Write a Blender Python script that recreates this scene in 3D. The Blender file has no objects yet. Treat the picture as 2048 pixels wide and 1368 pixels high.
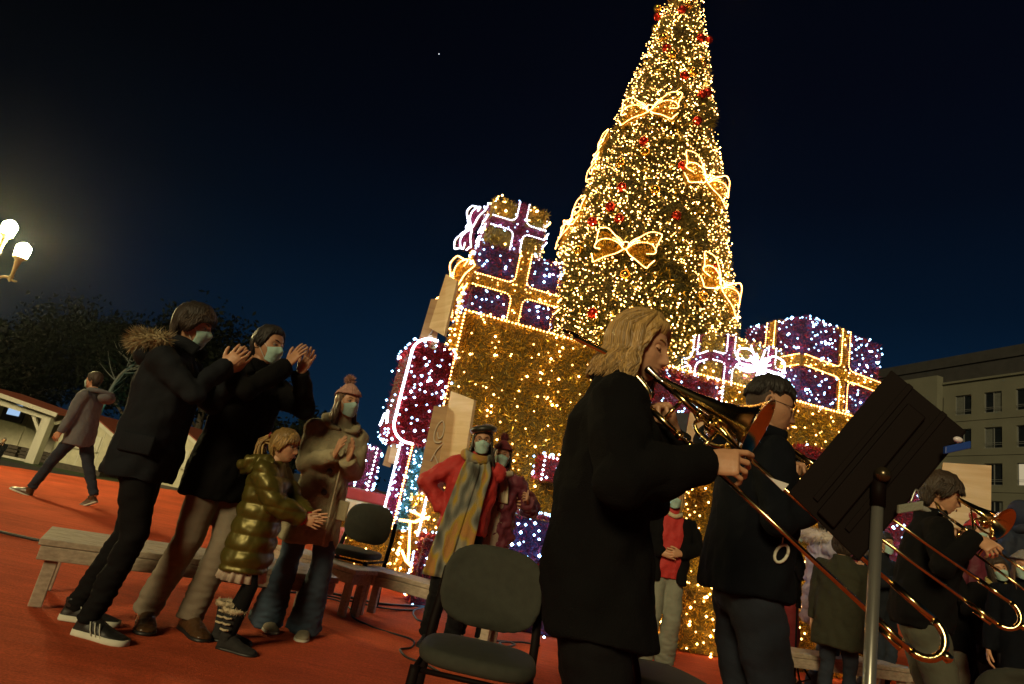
import bpy, bmesh, math, random
import numpy as np
from mathutils import Vector, Matrix
random.seed(7); RNG = np.random.default_rng(11)
SC = bpy.context.scene
COL = bpy.data.collections.new('build')          # linked to the scene at the end
R_ = math.radians

# ------------------------------------------------------------------ camera
F_PX, EYE = 1251.0, 0.98                    # focal length in pixels of the 2048 px frame, eye height
_u = np.array([1960. - 1024., 684. + 3800., -F_PX]); _u /= np.linalg.norm(_u)
_f = np.array([0, 0, -1.]); _y = _f - _f.dot(_u) * _u; _y /= np.linalg.norm(_y); _x = np.cross(_y, _u)
ROT = np.array([_x, _y, _u])                # camera axes -> world axes
cam_d = bpy.data.cameras.new('camera'); cam = bpy.data.objects.new('camera', cam_d); COL.objects.link(cam)
m4 = Matrix.Identity(4)
for i in range(3):
    for j in range(3): m4[i][j] = ROT[i][j]
m4[2][3] = EYE
cam.matrix_world = m4
cam_d.sensor_width = 36.0; cam_d.lens = F_PX / 2048 * 36.0
cam_d.clip_start = 0.05; cam_d.clip_end = 1500
SC.camera = cam
SC.render.resolution_x, SC.render.resolution_y = 1024, 684

# ------------------------------------------------------------------ night sky
W = bpy.data.worlds.new('World'); SC.world = W; W.use_nodes = True
nt = W.node_tree; nt.nodes.clear()
out = nt.nodes.new('ShaderNodeOutputWorld'); bg = nt.nodes.new('ShaderNodeBackground')
tc = nt.nodes.new('ShaderNodeTexCoord'); sp = nt.nodes.new('ShaderNodeSeparateXYZ'); rp = nt.nodes.new('ShaderNodeValToRGB')
nt.links.new(tc.outputs['Generated'], sp.inputs[0]); nt.links.new(sp.outputs['Z'], rp.inputs[0])
cr = rp.color_ramp
cr.elements[0].position = 0.0; cr.elements[0].color = (.004, .019, .045, 1)
cr.elements[1].position = 0.9; cr.elements[1].color = (.0006, .0010, .0026, 1)
for p, c in ((.22, (.0018, .0110, .029, 1)), (.36, (.0010, .0050, .0135, 1)), (.50, (.0009, .0024, .0065, 1)), (.62, (.0009, .0016, .0045, 1))):
    e = cr.elements.new(p); e.color = c
bg.inputs['Strength'].default_value = 1.0
# dusk still glows a little over the right-hand side of the square
dt = nt.nodes.new('ShaderNodeVectorMath'); dt.operation = 'DOT_PRODUCT'; dt.inputs[1].default_value = (.78, .62, 0); nt.links.new(tc.outputs['Generated'], dt.inputs[0])
mr = nt.nodes.new('ShaderNodeMapRange'); mr.interpolation_type = 'SMOOTHSTEP'; mr.inputs[1].default_value = -.5; mr.inputs[2].default_value = 1.0; mr.inputs[3].default_value = .06; mr.inputs[4].default_value = 1.3
nt.links.new(dt.outputs['Value'], mr.inputs[0]); nt.links.new(mr.outputs[0], bg.inputs['Strength'])
nt.links.new(rp.outputs[0], bg.inputs[0]); nt.links.new(bg.outputs[0], out.inputs[0])

# ------------------------------------------------------------------ added warm front fill, standing in for the lit town behind the camera
sun_d = bpy.data.lights.new('sun', 'SUN'); sun = bpy.data.objects.new('sun', sun_d); COL.objects.link(sun)
sun_d.energy = 1.9; sun_d.angle = R_(15); sun_d.color = (1.0, .80, .42)
sun.rotation_euler = Vector((0.36, 0.86, -0.40)).to_track_quat('-Z', 'Y').to_euler()

SC.view_settings.view_transform = 'Standard'; SC.view_settings.look = 'None'
SC.view_settings.exposure = 0.0; SC.view_settings.gamma = 1.0
SC.cycles.max_bounces = 5; SC.cycles.diffuse_bounces = 2; SC.cycles.glossy_bounces = 3
SC.cycles.transmission_bounces = 3; SC.cycles.transparent_max_bounces = 6
SC.cycles.sample_clamp_indirect = 4.0; SC.cycles.use_denoising = True
SC.cycles.caustics_reflective = False; SC.cycles.caustics_refractive = False
SC.cycles.use_light_tree = True

# ------------------------------------------------------------------ helpers: picking points
A = lambda *v: np.array(v, float)
CAM = A(0, 0, EYE)
def ray(px, py): return ROT @ A(px - 1024, 684 - py, -F_PX)
def at(px, py, Y): d = ray(px, py); return CAM + d * (Y / d[1])
def atz(px, py, z=0.0): d = ray(px, py); return CAM + d * ((z - EYE) / d[2])
def onp(px, py, p0, n):
    d = ray(px, py); n = A(*n); return CAM + d * (np.dot(A(*p0) - CAM, n) / np.dot(d, n))
def nrm(v): v = np.asarray(v, float); return v / (np.linalg.norm(v) + 1e-12)

# ------------------------------------------------------------------ helpers: meshes
def build(name, V, F, mat=None, parent=None, smooth=False, world=False, kind=None):
    """One mesh object. F is an (n,k) array or a list of tuples; mat one material or (list, per-face index)."""
    V = np.asarray(V, np.float32)
    if world and parent is not None:
        q = parent
        while q is not None: V = V - np.asarray(q.location, np.float32); q = q.parent
    me = bpy.data.meshes.new(name)
    if isinstance(F, np.ndarray):
        n, k = F.shape
        me.vertices.add(len(V)); me.vertices.foreach_set('co', V.ravel())
        me.loops.add(n * k); me.loops.foreach_set('vertex_index', F.astype(np.int32).ravel())
        me.polygons.add(n); me.polygons.foreach_set('loop_start', np.arange(0, n * k, k, dtype=np.int32))
        try: me.polygons.foreach_set('loop_total', np.full(n, k, dtype=np.int32))
        except Exception: pass
        me.update(calc_edges=True)
    else:
        me.from_pydata(V.tolist(), [], [tuple(f) for f in F]); me.update()
    if mat is not None:
        if isinstance(mat, tuple):
            for m in mat[0]: me.materials.append(m)
            me.polygons.foreach_set('material_index', np.asarray(mat[1], np.int32))
        else: me.materials.append(mat)
    if smooth: me.polygons.foreach_set('use_smooth', np.ones(len(me.polygons), bool))
    o = bpy.data.objects.new(name, me); COL.objects.link(o)
    if parent is not None: o.parent = parent
    if kind: o['kind'] = kind
    return o
def thing(name, label, cat, loc=(0, 0, 0), rotz=0.0, group=None):
    o = bpy.data.objects.new(name, None); COL.objects.link(o)
    o.empty_display_size = .1; o.location = tuple(float(c) for c in loc); o.rotation_euler = (0, 0, rotz)
    o['label'] = label; o['category'] = cat
    if group: o['group'] = group
    return o
def tag(o, label, cat, group=None):
    o['label'] = label; o['category'] = cat
    if group: o['group'] = group
    return o
def struct(o): o['kind'] = 'structure'; return o

class MB:
    """collects shapes for one mesh"""
    def __init__(s): s.V = []; s.F = []; s.n = 0
    def add(s, V, F):
        V = np.asarray(V, float); s.V.append(V); s.F += [tuple(int(i) + s.n for i in f) for f in F]; s.n += len(V); return s
    def box(s, lo, hi, M=None):
        x0, y0, z0 = lo; x1, y1, z1 = hi
        V = A([x0, y0, z0], [x1, y0, z0], [x1, y1, z0], [x0, y1, z0], [x0, y0, z1], [x1, y0, z1], [x1, y1, z1], [x0, y1, z1])
        if M is not None: V = V @ np.asarray(M[0]).T + np.asarray(M[1])
        return s.add(V, [(0, 3, 2, 1), (4, 5, 6, 7), (0, 1, 5, 4), (1, 2, 6, 5), (2, 3, 7, 6), (3, 0, 4, 7)])
    def rbox(s, lo, hi, r=.005, M=None):
        """box with chamfered vertical-and-top edges"""
        bm = bmesh.new(); bmesh.ops.create_cube(bm, size=1.0)
        lo = A(*lo); hi = A(*hi)
        for v in bm.verts: v.co = Vector(((lo + hi) / 2 + A(*v.co) * (hi - lo)).tolist())
        bmesh.ops.bevel(bm, geom=bm.edges[:], offset=min(r, .45 * float((hi - lo).min())), segments=2, affect='EDGES', profile=.5)
        V = A(*[list(v.co) for v in bm.verts]); bm.verts.index_update()
        F = [[v.index for v in f.verts] for f in bm.faces]; bm.free()
        if M is not None: V = V @ np.asarray(M[0]).T + np.asarray(M[1])
        return s.add(V, F)
    def tube(s, pts, r, n=8, cap=True, flat=1.0, up=None):
        V, F = tube(pts, r, n, cap, flat, up); return s.add(V, F)
    def loft(s, rings, cap=True):
        V, F = loft(rings, cap); return s.add(V, F)
    def lathe(s, prof, p0, axis, n=24):
        V, F = lathe(prof, p0, axis, n); return s.add(V, F)
    def arr(s): return np.concatenate(s.V), s.F
    def build(s, name, mat, parent=None, smooth=False, world=False, kind=None):
        V, F = s.arr(); return build(name, V, F, mat, parent, smooth, world, kind)

def loft(rings, cap=True):
    n = len(rings[0]); V = np.concatenate([np.asarray(r, float) for r in rings]); F = []
    for i in range(len(rings) - 1):
        for j in range(n):
            k = (j + 1) % n; F.append((i * n + j, i * n + k, (i + 1) * n + k, (i + 1) * n + j))
    if cap:
        F.append(tuple(range(n - 1, -1, -1))); F.append(tuple((len(rings) - 1) * n + j for j in range(n)))
    return V, F
def frames(pts, up=None):
    pts = np.asarray(pts, float); T = np.gradient(pts, axis=0); T /= (np.linalg.norm(T, axis=1)[:, None] + 1e-12)
    u = A(0, 0, 1) if up is None else A(*up)
    if abs(np.dot(u, T[0])) > .95: u = A(1, 0, 0)
    U = []; a = nrm(u - np.dot(u, T[0]) * T[0])
    for t in T:
        a = nrm(a - np.dot(a, t) * t); U.append(a)
    U = np.array(U); return T, U, np.cross(T, U)
def tube(pts, r, n=8, cap=True, flat=1.0, up=None):
    pts = np.asarray(pts, float); T, U, B = frames(pts, up); r = np.broadcast_to(np.asarray(r, float), (len(pts),))
    a = np.linspace(0, 2 * np.pi, n, endpoint=False)
    rings = [p + rr * (np.cos(a)[:, None] * b + flat * np.sin(a)[:, None] * uu) for p, rr, uu, b in zip(pts, r, U, B)]
    return loft(rings, cap)
def lathe(prof, p0, axis, n=24):
    """prof: list of (distance along axis, radius)"""
    t = nrm(axis); u = A(0, 0, 1) if abs(t[2]) < .9 else A(1, 0, 0); u = nrm(u - u.dot(t) * t); b = np.cross(t, u)
    a = np.linspace(0, 2 * np.pi, n, endpoint=False)
    return loft([A(*p0) + t * d + r * (np.cos(a)[:, None] * u + np.sin(a)[:, None] * b) for d, r in prof], True)
def spline(pts, n=12):
    """Catmull-Rom through the points"""
    P = np.asarray(pts, float); P = np.concatenate([[2 * P[0] - P[1]], P, [2 * P[-1] - P[-2]]]); o = []
    for i in range(1, len(P) - 2):
        for t in np.linspace(0, 1, n, endpoint=False):
            a, b, c, d = P[i - 1], P[i], P[i + 1], P[i + 2]
            o.append(.5 * (2 * b + (c - a) * t + (2 * a - 5 * b + 4 * c - d) * t * t + (3 * b - a - 3 * c + d) * t ** 3))
    o.append(P[-2]); return np.array(o)
def resample(pts, step):
    pts = np.asarray(pts, float); d = np.r_[0, np.cumsum(np.linalg.norm(np.diff(pts, axis=0), axis=1))]
    k = max(2, int(d[-1] / step) + 1); s = np.linspace(0, d[-1], k)
    return np.stack([np.interp(s, d, pts[:, i]) for i in range(3)], 1)
def sphere(c, r, nu=12, nv=8, sc=(1, 1, 1)):
    a = np.linspace(0, 2 * np.pi, nu, endpoint=False); rings = []
    for v in np.linspace(-np.pi / 2 + .02, np.pi / 2 - .02, nv):
        rings.append(A(*c) + r * np.stack([np.cos(v) * np.cos(a) * sc[0], np.cos(v) * np.sin(a) * sc[1], np.full(nu, np.sin(v)) * sc[2]], 1))
    return loft(rings, True)
OCT_V = A([1, 0, 0], [-1, 0, 0], [0, 1, 0], [0, -1, 0], [0, 0, 1], [0, 0, -1])
OCT_F = np.array([(0, 2, 4), (2, 1, 4), (1, 3, 4), (3, 0, 4), (2, 0, 5), (1, 2, 5), (3, 1, 5), (0, 3, 5)])
def beads(P, r):
    P = np.asarray(P, float); n = len(P); r = np.broadcast_to(np.asarray(r, float), (n,))
    V = P[:, None, :] + r[:, None, None] * OCT_V[None]
    F = OCT_F[None] + 6 * np.arange(n)[:, None, None]
    return V.reshape(-1, 3), F.reshape(-1, 3)
def blades(P, N, length, width, spread=.9, rng=RNG):
    """thin triangles standing on points P with normals N"""
    n = len(P); d = N + spread * rng.normal(size=(n, 3)); d /= np.linalg.norm(d, axis=1)[:, None]
    s = np.cross(d, rng.normal(size=(n, 3))); s /= (np.linalg.norm(s, axis=1)[:, None] + 1e-9)
    L = length * rng.uniform(.55, 1.25, n)[:, None]; w = width * rng.uniform(.6, 1.3, n)[:, None]
    V = np.stack([P - s * w / 2, P + s * w / 2, P + d * L], 1)
    return V.reshape(-1, 3), np.arange(3 * n).reshape(-1, 3)
def cat(parts):
    V = []; F = []; n = 0
    for v, f in parts:
        V.append(np.asarray(v)); F.append(np.asarray(f) + n); n += len(v)
    return np.concatenate(V), np.concatenate(F)
def remesh(V, F, voxel, smooth=4, fac=.5):
    me = bpy.data.meshes.new('tmp'); me.from_pydata(np.asarray(V).tolist(), [], [tuple(f) for f in F]); me.update()
    o = bpy.data.objects.new('tmp', me); SC.collection.objects.link(o)
    m = o.modifiers.new('r', 'REMESH'); m.mode = 'VOXEL'; m.voxel_size = voxel
    if smooth: k = o.modifiers.new('s', 'SMOOTH'); k.factor = fac; k.iterations = smooth
    dg = bpy.context.evaluated_depsgraph_get(); ev = o.evaluated_get(dg); me2 = ev.to_mesh()
    n = len(me2.vertices); v = np.empty(n * 3, np.float32); me2.vertices.foreach_get('co', v)
    no = np.empty(n * 3, np.float32); me2.vertices.foreach_get('normal', no)
    f = np.empty(len(me2.loops), np.int32); me2.loops.foreach_get('vertex_index', f)
    f = f.reshape(-1, 4); ev.to_mesh_clear()
    bpy.data.objects.remove(o); bpy.data.meshes.remove(me)
    return v.reshape(-1, 3).astype(float), f, no.reshape(-1, 3).astype(float)
def noise3(P, scale, seed=0, n=10):
    r = np.random.default_rng(seed); o = 0
    for i in range(n):
        d = r.normal(size=3); d /= np.linalg.norm(d); o = o + np.sin(P @ d * (6.283 / scale) * r.uniform(.6, 1.6) + r.uniform(0, 6.28))
    return o / math.sqrt(n)

# ------------------------------------------------------------------ helpers: materials
MATS = {}
def mat(name, col, rough=.6, metal=0.0, var=.12, vscale=12.0, bump=0.0, bscale=80.0, island=0.0, spec=.5, sheen=0.0, coat=0.0, stretch=None):
    if name in MATS: return MATS[name]
    m = bpy.data.materials.new(name); m.use_nodes = True; nt = m.node_tree; b = nt.nodes['Principled BSDF']; L = nt.links.new
    b.inputs['Roughness'].default_value = rough; b.inputs['Metallic'].default_value = metal
    b.inputs['Specular IOR Level'].default_value = spec
    if sheen: b.inputs['Sheen Weight'].default_value = sheen
    if coat: b.inputs['Coat Weight'].default_value = coat
    c = tuple(col) + (1,)
    tcn = nt.nodes.new('ShaderNodeTexCoord'); vec = tcn.outputs['Object']
    if stretch:
        mp = nt.nodes.new('ShaderNodeMapping'); mp.inputs['Scale'].default_value = stretch; L(vec, mp.inputs[0]); vec = mp.outputs[0]
    nz = nt.nodes.new('ShaderNodeTexNoise'); nz.inputs['Scale'].default_value = vscale; nz.inputs['Detail'].default_value = 4; L(vec, nz.inputs['Vector'])
    hsv = nt.nodes.new('ShaderNodeHueSaturation'); hsv.inputs['Color'].default_value = c
    mr = nt.nodes.new('ShaderNodeMapRange'); mr.inputs[1].default_value = .25; mr.inputs[2].default_value = .75
    mr.inputs[3].default_value = 1 - var; mr.inputs[4].default_value = 1 + var; L(nz.outputs['Fac'], mr.inputs[0])
    val = mr.outputs[0]
    if island:
        g = nt.nodes.new('ShaderNodeNewGeometry'); mr2 = nt.nodes.new('ShaderNodeMapRange'); L(g.outputs['Random Per Island'], mr2.inputs[0])
        mr2.inputs[3].default_value = 1 - island; mr2.inputs[4].default_value = 1 + island
        mu = nt.nodes.new('ShaderNodeMath'); mu.operation = 'MULTIPLY'; L(val, mu.inputs[0]); L(mr2.outputs[0], mu.inputs[1]); val = mu.outputs[0]
    L(val, hsv.inputs['Value']); L(hsv.outputs[0], b.inputs['Base Color'])
    if bump:
        nb = nt.nodes.new('ShaderNodeTexNoise'); nb.inputs['Scale'].default_value = bscale; nb.inputs['Detail'].default_value = 3; L(vec, nb.inputs['Vector'])
        bp = nt.nodes.new('ShaderNodeBump'); bp.inputs['Strength'].default_value = bump; bp.inputs['Distance'].default_value = .01
        L(nb.outputs['Fac'], bp.inputs['Height']); L(bp.outputs[0], b.inputs['Normal'])
    MATS[name] = m; return m
def glow(name, col, strength, island=0.0):
    if name in MATS: return MATS[name]
    m = bpy.data.materials.new(name); m.use_nodes = True; nt = m.node_tree; nt.nodes.clear()
    o = nt.nodes.new('ShaderNodeOutputMaterial'); e = nt.nodes.new('ShaderNodeEmission'); e.inputs['Color'].default_value = tuple(col) + (1,)
    e.inputs['Strength'].default_value = strength; nt.links.new(e.outputs[0], o.inputs[0])
    if island:
        g = nt.nodes.new('ShaderNodeNewGeometry'); p = nt.nodes.new('ShaderNodeMath'); p.operation = 'POWER'; p.inputs[1].default_value = 3.0
        nt.links.new(g.outputs['Random Per Island'], p.inputs[0])
        mr = nt.nodes.new('ShaderNodeMapRange'); nt.links.new(p.outputs[0], mr.inputs[0])
        mr.inputs[3].default_value = strength * (1 - island); mr.inputs[4].default_value = strength * (1 + 2.5 * island)
        nt.links.new(mr.outputs[0], e.inputs['Strength'])
    MATS[name] = m; return m

# ------------------------------------------------------------------ materials
M_carpet = mat('red carpet felt', (.70, .125, .05), .95, var=.16, vscale=1.3, bump=.5, bscale=260, spec=.1)
def _carpet_wear(m):
    nt = m.node_tree; b = nt.nodes['Principled BSDF']; L = nt.links.new; src = b.inputs['Base Color'].links[0].from_socket
    tcn = nt.nodes.new('ShaderNodeTexCoord'); mp = nt.nodes.new('ShaderNodeMapping'); mp.inputs['Scale'].default_value = (.5, 7.0, 1); mp.inputs['Rotation'].default_value = (0, 0, .12); L(tcn.outputs['Object'], mp.inputs[0])
    nz = nt.nodes.new('ShaderNodeTexNoise'); nz.inputs['Scale'].default_value = 2.2; nz.inputs['Detail'].default_value = 6; nz.inputs['Roughness'].default_value = .7; L(mp.outputs[0], nz.inputs['Vector'])
    n2 = nt.nodes.new('ShaderNodeTexNoise'); n2.inputs['Scale'].default_value = 90; n2.inputs['Detail'].default_value = 4; L(tcn.outputs['Object'], n2.inputs['Vector'])
    n3 = nt.nodes.new('ShaderNodeTexNoise'); n3.inputs['Scale'].default_value = 3.5; n3.inputs['Detail'].default_value = 8; n3.inputs['Roughness'].default_value = .75; L(tcn.outputs['Object'], n3.inputs['Vector'])
    def rng_(s, a, c, lo, hi):
        r = nt.nodes.new('ShaderNodeMapRange'); r.inputs[1].default_value = a; r.inputs[2].default_value = c; r.inputs[3].default_value = lo; r.inputs[4].default_value = hi; L(s, r.inputs[0]); return r.outputs[0]
    def mul(x, y):
        k = nt.nodes.new('ShaderNodeMath'); k.operation = 'MULTIPLY'; L(x, k.inputs[0]); L(y, k.inputs[1]); return k.outputs[0]
    v = mul(mul(rng_(nz.outputs['Fac'], .3, .7, .84, 1.14), rng_(n2.outputs['Fac'], .3, .7, .82, 1.2)), rng_(n3.outputs['Fac'], .30, .46, .82, 1.0))
    h = nt.nodes.new('ShaderNodeHueSaturation'); L(src, h.inputs['Color']); L(v, h.inputs['Value']); L(h.outputs[0], b.inputs['Base Color'])
    bp = b.inputs['Normal'].links[0].from_node; bp.inputs['Strength'].default_value = .9; bp.inputs['Distance'].default_value = .02
_carpet_wear(M_carpet)
M_ground = mat('dark asphalt', (.05, .05, .048), .9, var=.25, vscale=3, bump=.3, bscale=120)
M_lawn = mat('lawn green', (.04, .07, .02), .9, var=.4, vscale=8, bump=.4, bscale=150)
M_white = mat('white painted wood', (.62, .60, .50), .6, var=.12, vscale=6, bump=.15, bscale=40, stretch=(1, 1, .15))
M_cream = mat('cream painted boards', (.55, .52, .38), .65, var=.12, vscale=5, bump=.15, bscale=40)
M_tile = mat('red roof sheet', (.32, .08, .04), .6, var=.25, vscale=14)
M_darkwood = mat('dark weathered wood', (.07, .055, .04), .8, var=.3, vscale=10, bump=.3, bscale=40)
M_facade = mat('beige rendered facade', (.135, .138, .105), .85, var=.10, vscale=.7, bump=.1, bscale=20)
M_slate = mat('dark slate roof', (.035, .035, .036), .7, var=.2, vscale=2)
M_winframe = mat('grey window frame', (.16, .17, .17), .5)
M_winglass = mat('dark window glass', (.012, .016, .02), .12, var=.3, vscale=1.5, spec=.6)
M_curtain = mat('pale curtain', (.10, .11, .10), .9, var=.2, vscale=6)
M_leaf = mat('dark evergreen leaf', (.005, .007, .0035), .8, island=.5, spec=.08)
M_bark = mat('grey brown bark', (.07, .055, .04), .9, var=.3, vscale=20, bump=.6, bscale=30)
M_brass = mat('lacquered brass', (.72, .55, .26), .17, 1.0, var=.06, vscale=20)
M_silver = mat('silver plated tube', (.62, .60, .55), .18, 1.0, var=.05)
M_steel = mat('chromed steel', (.36, .36, .33), .28, .75, var=.05)
M_blackmetal = mat('black painted metal', (.006, .0032, .0030), .6, var=.1, spec=.08)
M_iron = mat('ochre painted cast iron', (.30, .24, .08), .5, .2, var=.2, vscale=25)
M_pine = mat('grey brown bench wood', (.40, .33, .25), .7, var=.3, vscale=7, bump=.3, bscale=60, stretch=(1.5, 8, 8))
M_cable = mat('black rubber cable', (.012, .012, .012), .5)
M_chairfab = mat('dark green grey chair fabric', (.035, .038, .028), .85, var=.15, vscale=30, bump=.4, bscale=400)
M_tin_gold = mat('gold tinsel foil', (.66, .40, .032), .28, .55, island=.55, var=.05)
M_tin_green = mat('olive gold tinsel foil', (.46, .33, .045), .28, .55, island=.55, var=.05)
M_tin_red = mat('red tinsel foil', (.46, .018, .026), .28, .5, island=.55, var=.05)
M_tin_redcool = mat('violet red tinsel foil', (.2, .02, .08), .36, .3)  # red foil; the cool bulb light is put into its colour as violet
_nt = M_tin_redcool.node_tree; _g = _nt.nodes.new('ShaderNodeNewGeometry'); _r = _nt.nodes.new('ShaderNodeValToRGB'); _nt.links.new(_g.outputs['Random Per Island'], _r.inputs[0]); _nt.links.new(_r.outputs[0], _nt.nodes['Principled BSDF'].inputs['Base Color'])
_r.color_ramp.elements[0].color = (.05, .02, .10, 1); _r.color_ramp.elements[1].color = (.52, .02, .03, 1); _e = _r.color_ramp.elements.new(.45); _e.color = (.13, .02, .09, 1)
M_back_redcool = mat('dark violet backing', (.035, .012, .06), .8)  # red backing with the same bulb tint painted in
M_tin_pink = mat('magenta tinsel foil', (.32, .025, .10), .36, .3, island=.55, var=.05)
M_tin_cyan = mat('cyan tinsel foil', (.10, .34, .40), .36, .3, island=.55, var=.05)
M_back_gold = mat('dark gold backing', (.16, .10, .012), .8)
M_back_red = mat('dark red backing', (.10, .008, .012), .8)
M_back_pink = mat('dark magenta backing', (.09, .01, .03), .8)
M_back_cyan = mat('dark teal backing', (.03, .09, .10), .8)
M_needle = mat('pine garland needle', (.13, .108, .02), .5, island=.6, var=.1)
M_core = mat('dark tree core', (.028, .026, .007), .9)
E_warm = glow('warm white bulb', (1.0, .50, .13), 24, .75)
E_rope = glow('warm rope bulb', (1.0, .44, .11), 15, .3)
E_cool = glow('cool white bulb', (.34, .64, 1.0), 22, .75)
E_rcool = glow('cool white rope bulb', (.80, .80, 1.0), 13, .3)
E_lamp = glow('lit street lantern glass', (1.0, .84, .36), 950)
E_room = glow('lit room behind window', (1.0, .82, .5), .45)
E_screen = glow('bluish lit screen', (.45, .68, 1.0), .8)
def wood_mat(name, c1, c2, scale=1.6):
    m = mat(name, c1, .55, var=.1, vscale=3); nt = m.node_tree; b = nt.nodes['Principled BSDF']; L = nt.links.new
    tcn = nt.nodes.new('ShaderNodeTexCoord'); mp = nt.nodes.new('ShaderNodeMapping'); mp.inputs['Scale'].default_value = (1.0, 1.0, 9.0)
    nz = nt.nodes.new('ShaderNodeTexNoise'); nz.inputs['Scale'].default_value = scale; nz.inputs['Detail'].default_value = 6; nz.inputs['Distortion'].default_value = .6
    rp = nt.nodes.new('ShaderNodeValToRGB'); rp.color_ramp.elements[0].position = .35; rp.color_ramp.elements[1].position = .65
    rp.color_ramp.elements[0].color = tuple(c1) + (1,); rp.color_ramp.elements[1].color = tuple(c2) + (1,)
    L(tcn.outputs['Object'], mp.inputs[0]); L(mp.outputs[0], nz.inputs['Vector']); L(nz.outputs['Fac'], rp.inputs[0]); L(rp.outputs[0], b.inputs['Base Color'])
    return m
M_ply = wood_mat('pale plywood', (.50, .33, .16), (.62, .45, .26))
M_plyd = wood_mat('stained plywood', (.30, .17, .07), (.40, .25, .11))
M_chalk = mat('dark slate board', (.03, .035, .05), .7)
M_print = mat('pale printed paint', (.52, .46, .36), .7)

# ------------------------------------------------------------------ the setting
LOW = -0.9                                  # the square round the carpeted stage lies lower
g = struct(build('ground', [(-400, -60, LOW), (400, -60, LOW), (400, 700, LOW), (-400, 700, LOW)], [(0, 1, 2, 3)], M_ground))
# carpeted stage: a raised deck with a felt carpet, lightly wrinkled near the camera
edge = [(-17.0, -0.6), (-1.0, 25.1), (17, 25.1), (17, -5), (-17.0, -5)]
mb = MB(); n = len(edge)
mb.add([(x, y, LOW) for x, y in edge] + [(x, y, -.012) for x, y in edge], [tuple(range(n, 2 * n))] + [(i, (i + 1) % n, n + (i + 1) % n, n + i) for i in range(n)])
struct(mb.build('stage_deck', M_darkwood))
gx = np.r_[np.linspace(-17, -4.6, 40), np.linspace(-4.5, 3.2, 220), np.linspace(3.4, 17, 40)]; N = len(gx)
gy = np.r_[np.linspace(-5, 1.5, 20), np.linspace(1.6, 9, 170), np.linspace(9.1, 25.1, 70)]
X, Y = np.meshgrid(gx, gy, indexing='ij'); lim = -17 + (Y + 0.6) * 16 / 25.7
X2 = lim.clip(-17, 17) + (17 - lim.clip(-17, 17)) * ((X + 17) / 34)
P2 = np.stack([X2, Y, 0 * X2], -1).reshape(-1, 3)
def fold(P, p0, ang, h, w, ln):
    d = A(math.cos(ang), math.sin(ang)); q = P[:, :2] - A(*p0); a = q @ d; b = q @ A(-d[1], d[0]) + .05 * np.sin(a * 4)
    return h * np.exp(-(b / w) ** 2) * np.exp(-(a / ln) ** 4)
Z = .004 * noise3(P2, 2.2, 3) + .0018 * noise3(P2, .5, 5)
rf_ = random.Random(12)
for _ in range(70):
    Z += fold(P2, (rf_.uniform(-4.4, 2.6), rf_.uniform(2.4, 8.5)), rf_.gauss(-.1, .35), rf_.uniform(.003, .009), rf_.uniform(.03, .06), rf_.uniform(.25, 1.0))
for x_, y_, a_ in ((-1.5, 3.15, .06), (-1.0, 5.1, .05), (-2.5, 6.9, .06), (-3.5, 8.6, .05)): Z += fold(P2, (x_, y_), a_, .010, .035, 5.5)
for p0, ang, h, w, ln in (((-1.6, 4.9), -.25, .022, .05, .8), ((-1.0, 4.75), -.5, .018, .04, .5), ((-2.0, 5.3), -.15, .02, .05, 1.0), ((.3, 3.4), -.5, .014, .05, .6), ((-3.0, 5.2), .1, .012, .05, 1.4), ((-.4, 3.3), .35, .010, .05, .5)):
    Z += fold(P2, p0, ang, h, w, ln)
P2[:, 2] = .004 + Z - Z.min() * 0 - .004
idx = np.arange(N * len(gy)).reshape(N, len(gy))
Fq = np.stack([idx[:-1, :-1], idx[1:, :-1], idx[1:, 1:], idx[:-1, 1:]], -1).reshape(-1, 4)
struct(build('carpet', P2, Fq, M_carpet, smooth=True))
struct(build('lawn', [(-60, 26.5, LOW + .006), (-10.2, 26.5, LOW + .006), (-3, 44, LOW + .006), (-60, 60, LOW + .006)], [(0, 1, 2, 3)], M_lawn))

# --- market huts on the square at the left
def slab(p, q, w, t, up=(0, 0, 1)):
    """board from p to q, w wide along its side, t thick along up"""
    p, q = A(*p), A(*q); d = nrm(q - p); s = nrm(np.cross(d, up)); u = np.cross(s, d)
    V = [p + a * s * w / 2 + b * u * t / 2 for a, b in ((-1, -1), (1, -1), (1, 1), (-1, 1))] + [q + a * s * w / 2 + b * u * t / 2 for a, b in ((-1, -1), (1, -1), (1, 1), (-1, 1))]
    return V, [(3, 2, 1, 0), (4, 5, 6, 7), (0, 1, 5, 4), (1, 2, 6, 5), (2, 3, 7, 6), (3, 0, 4, 7)]
HY = 27.6
a0 = at(0, 788, HY); a1 = at(125, 832, HY)                        # rake of the open gabled hut
post = at(82, 880, HY + .2)
sl = (a1[2] - a0[2]) / (a1[0] - a0[0]); apx = a1[0] - 4.6; apz = a1[2] - sl * 4.6
h = thing('market_hut', 'open white wooden hut with posts and a small lit screen on its back wall', 'hut', (apx, HY + 1.6, LOW))
mb = MB()
for s in (1, -1):
    x1 = apx + s * 4.6
    V = [(apx, HY - .3, apz), (x1, HY - .3, a1[2]), (x1, HY + 3.6, a1[2]), (apx, HY + 3.6, apz)]
    mb.add(V + [(x, y, z + .07) for x, y, z in V], [(0, 1, 2, 3), (7, 6, 5, 4), (0, 4, 5, 1), (1, 5, 6, 2), (2, 6, 7, 3), (3, 7, 4, 0)])
mb.build('roof', M_tile, h, world=True)
for s in (1, -1): MB().add(*slab((apx, HY - .36, apz - .02), (apx + s * 4.6, HY - .36, a1[2] - .02), .05, .17, (0, -.0001, 1))).build('fascia_board', M_white, h, world=True)
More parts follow.
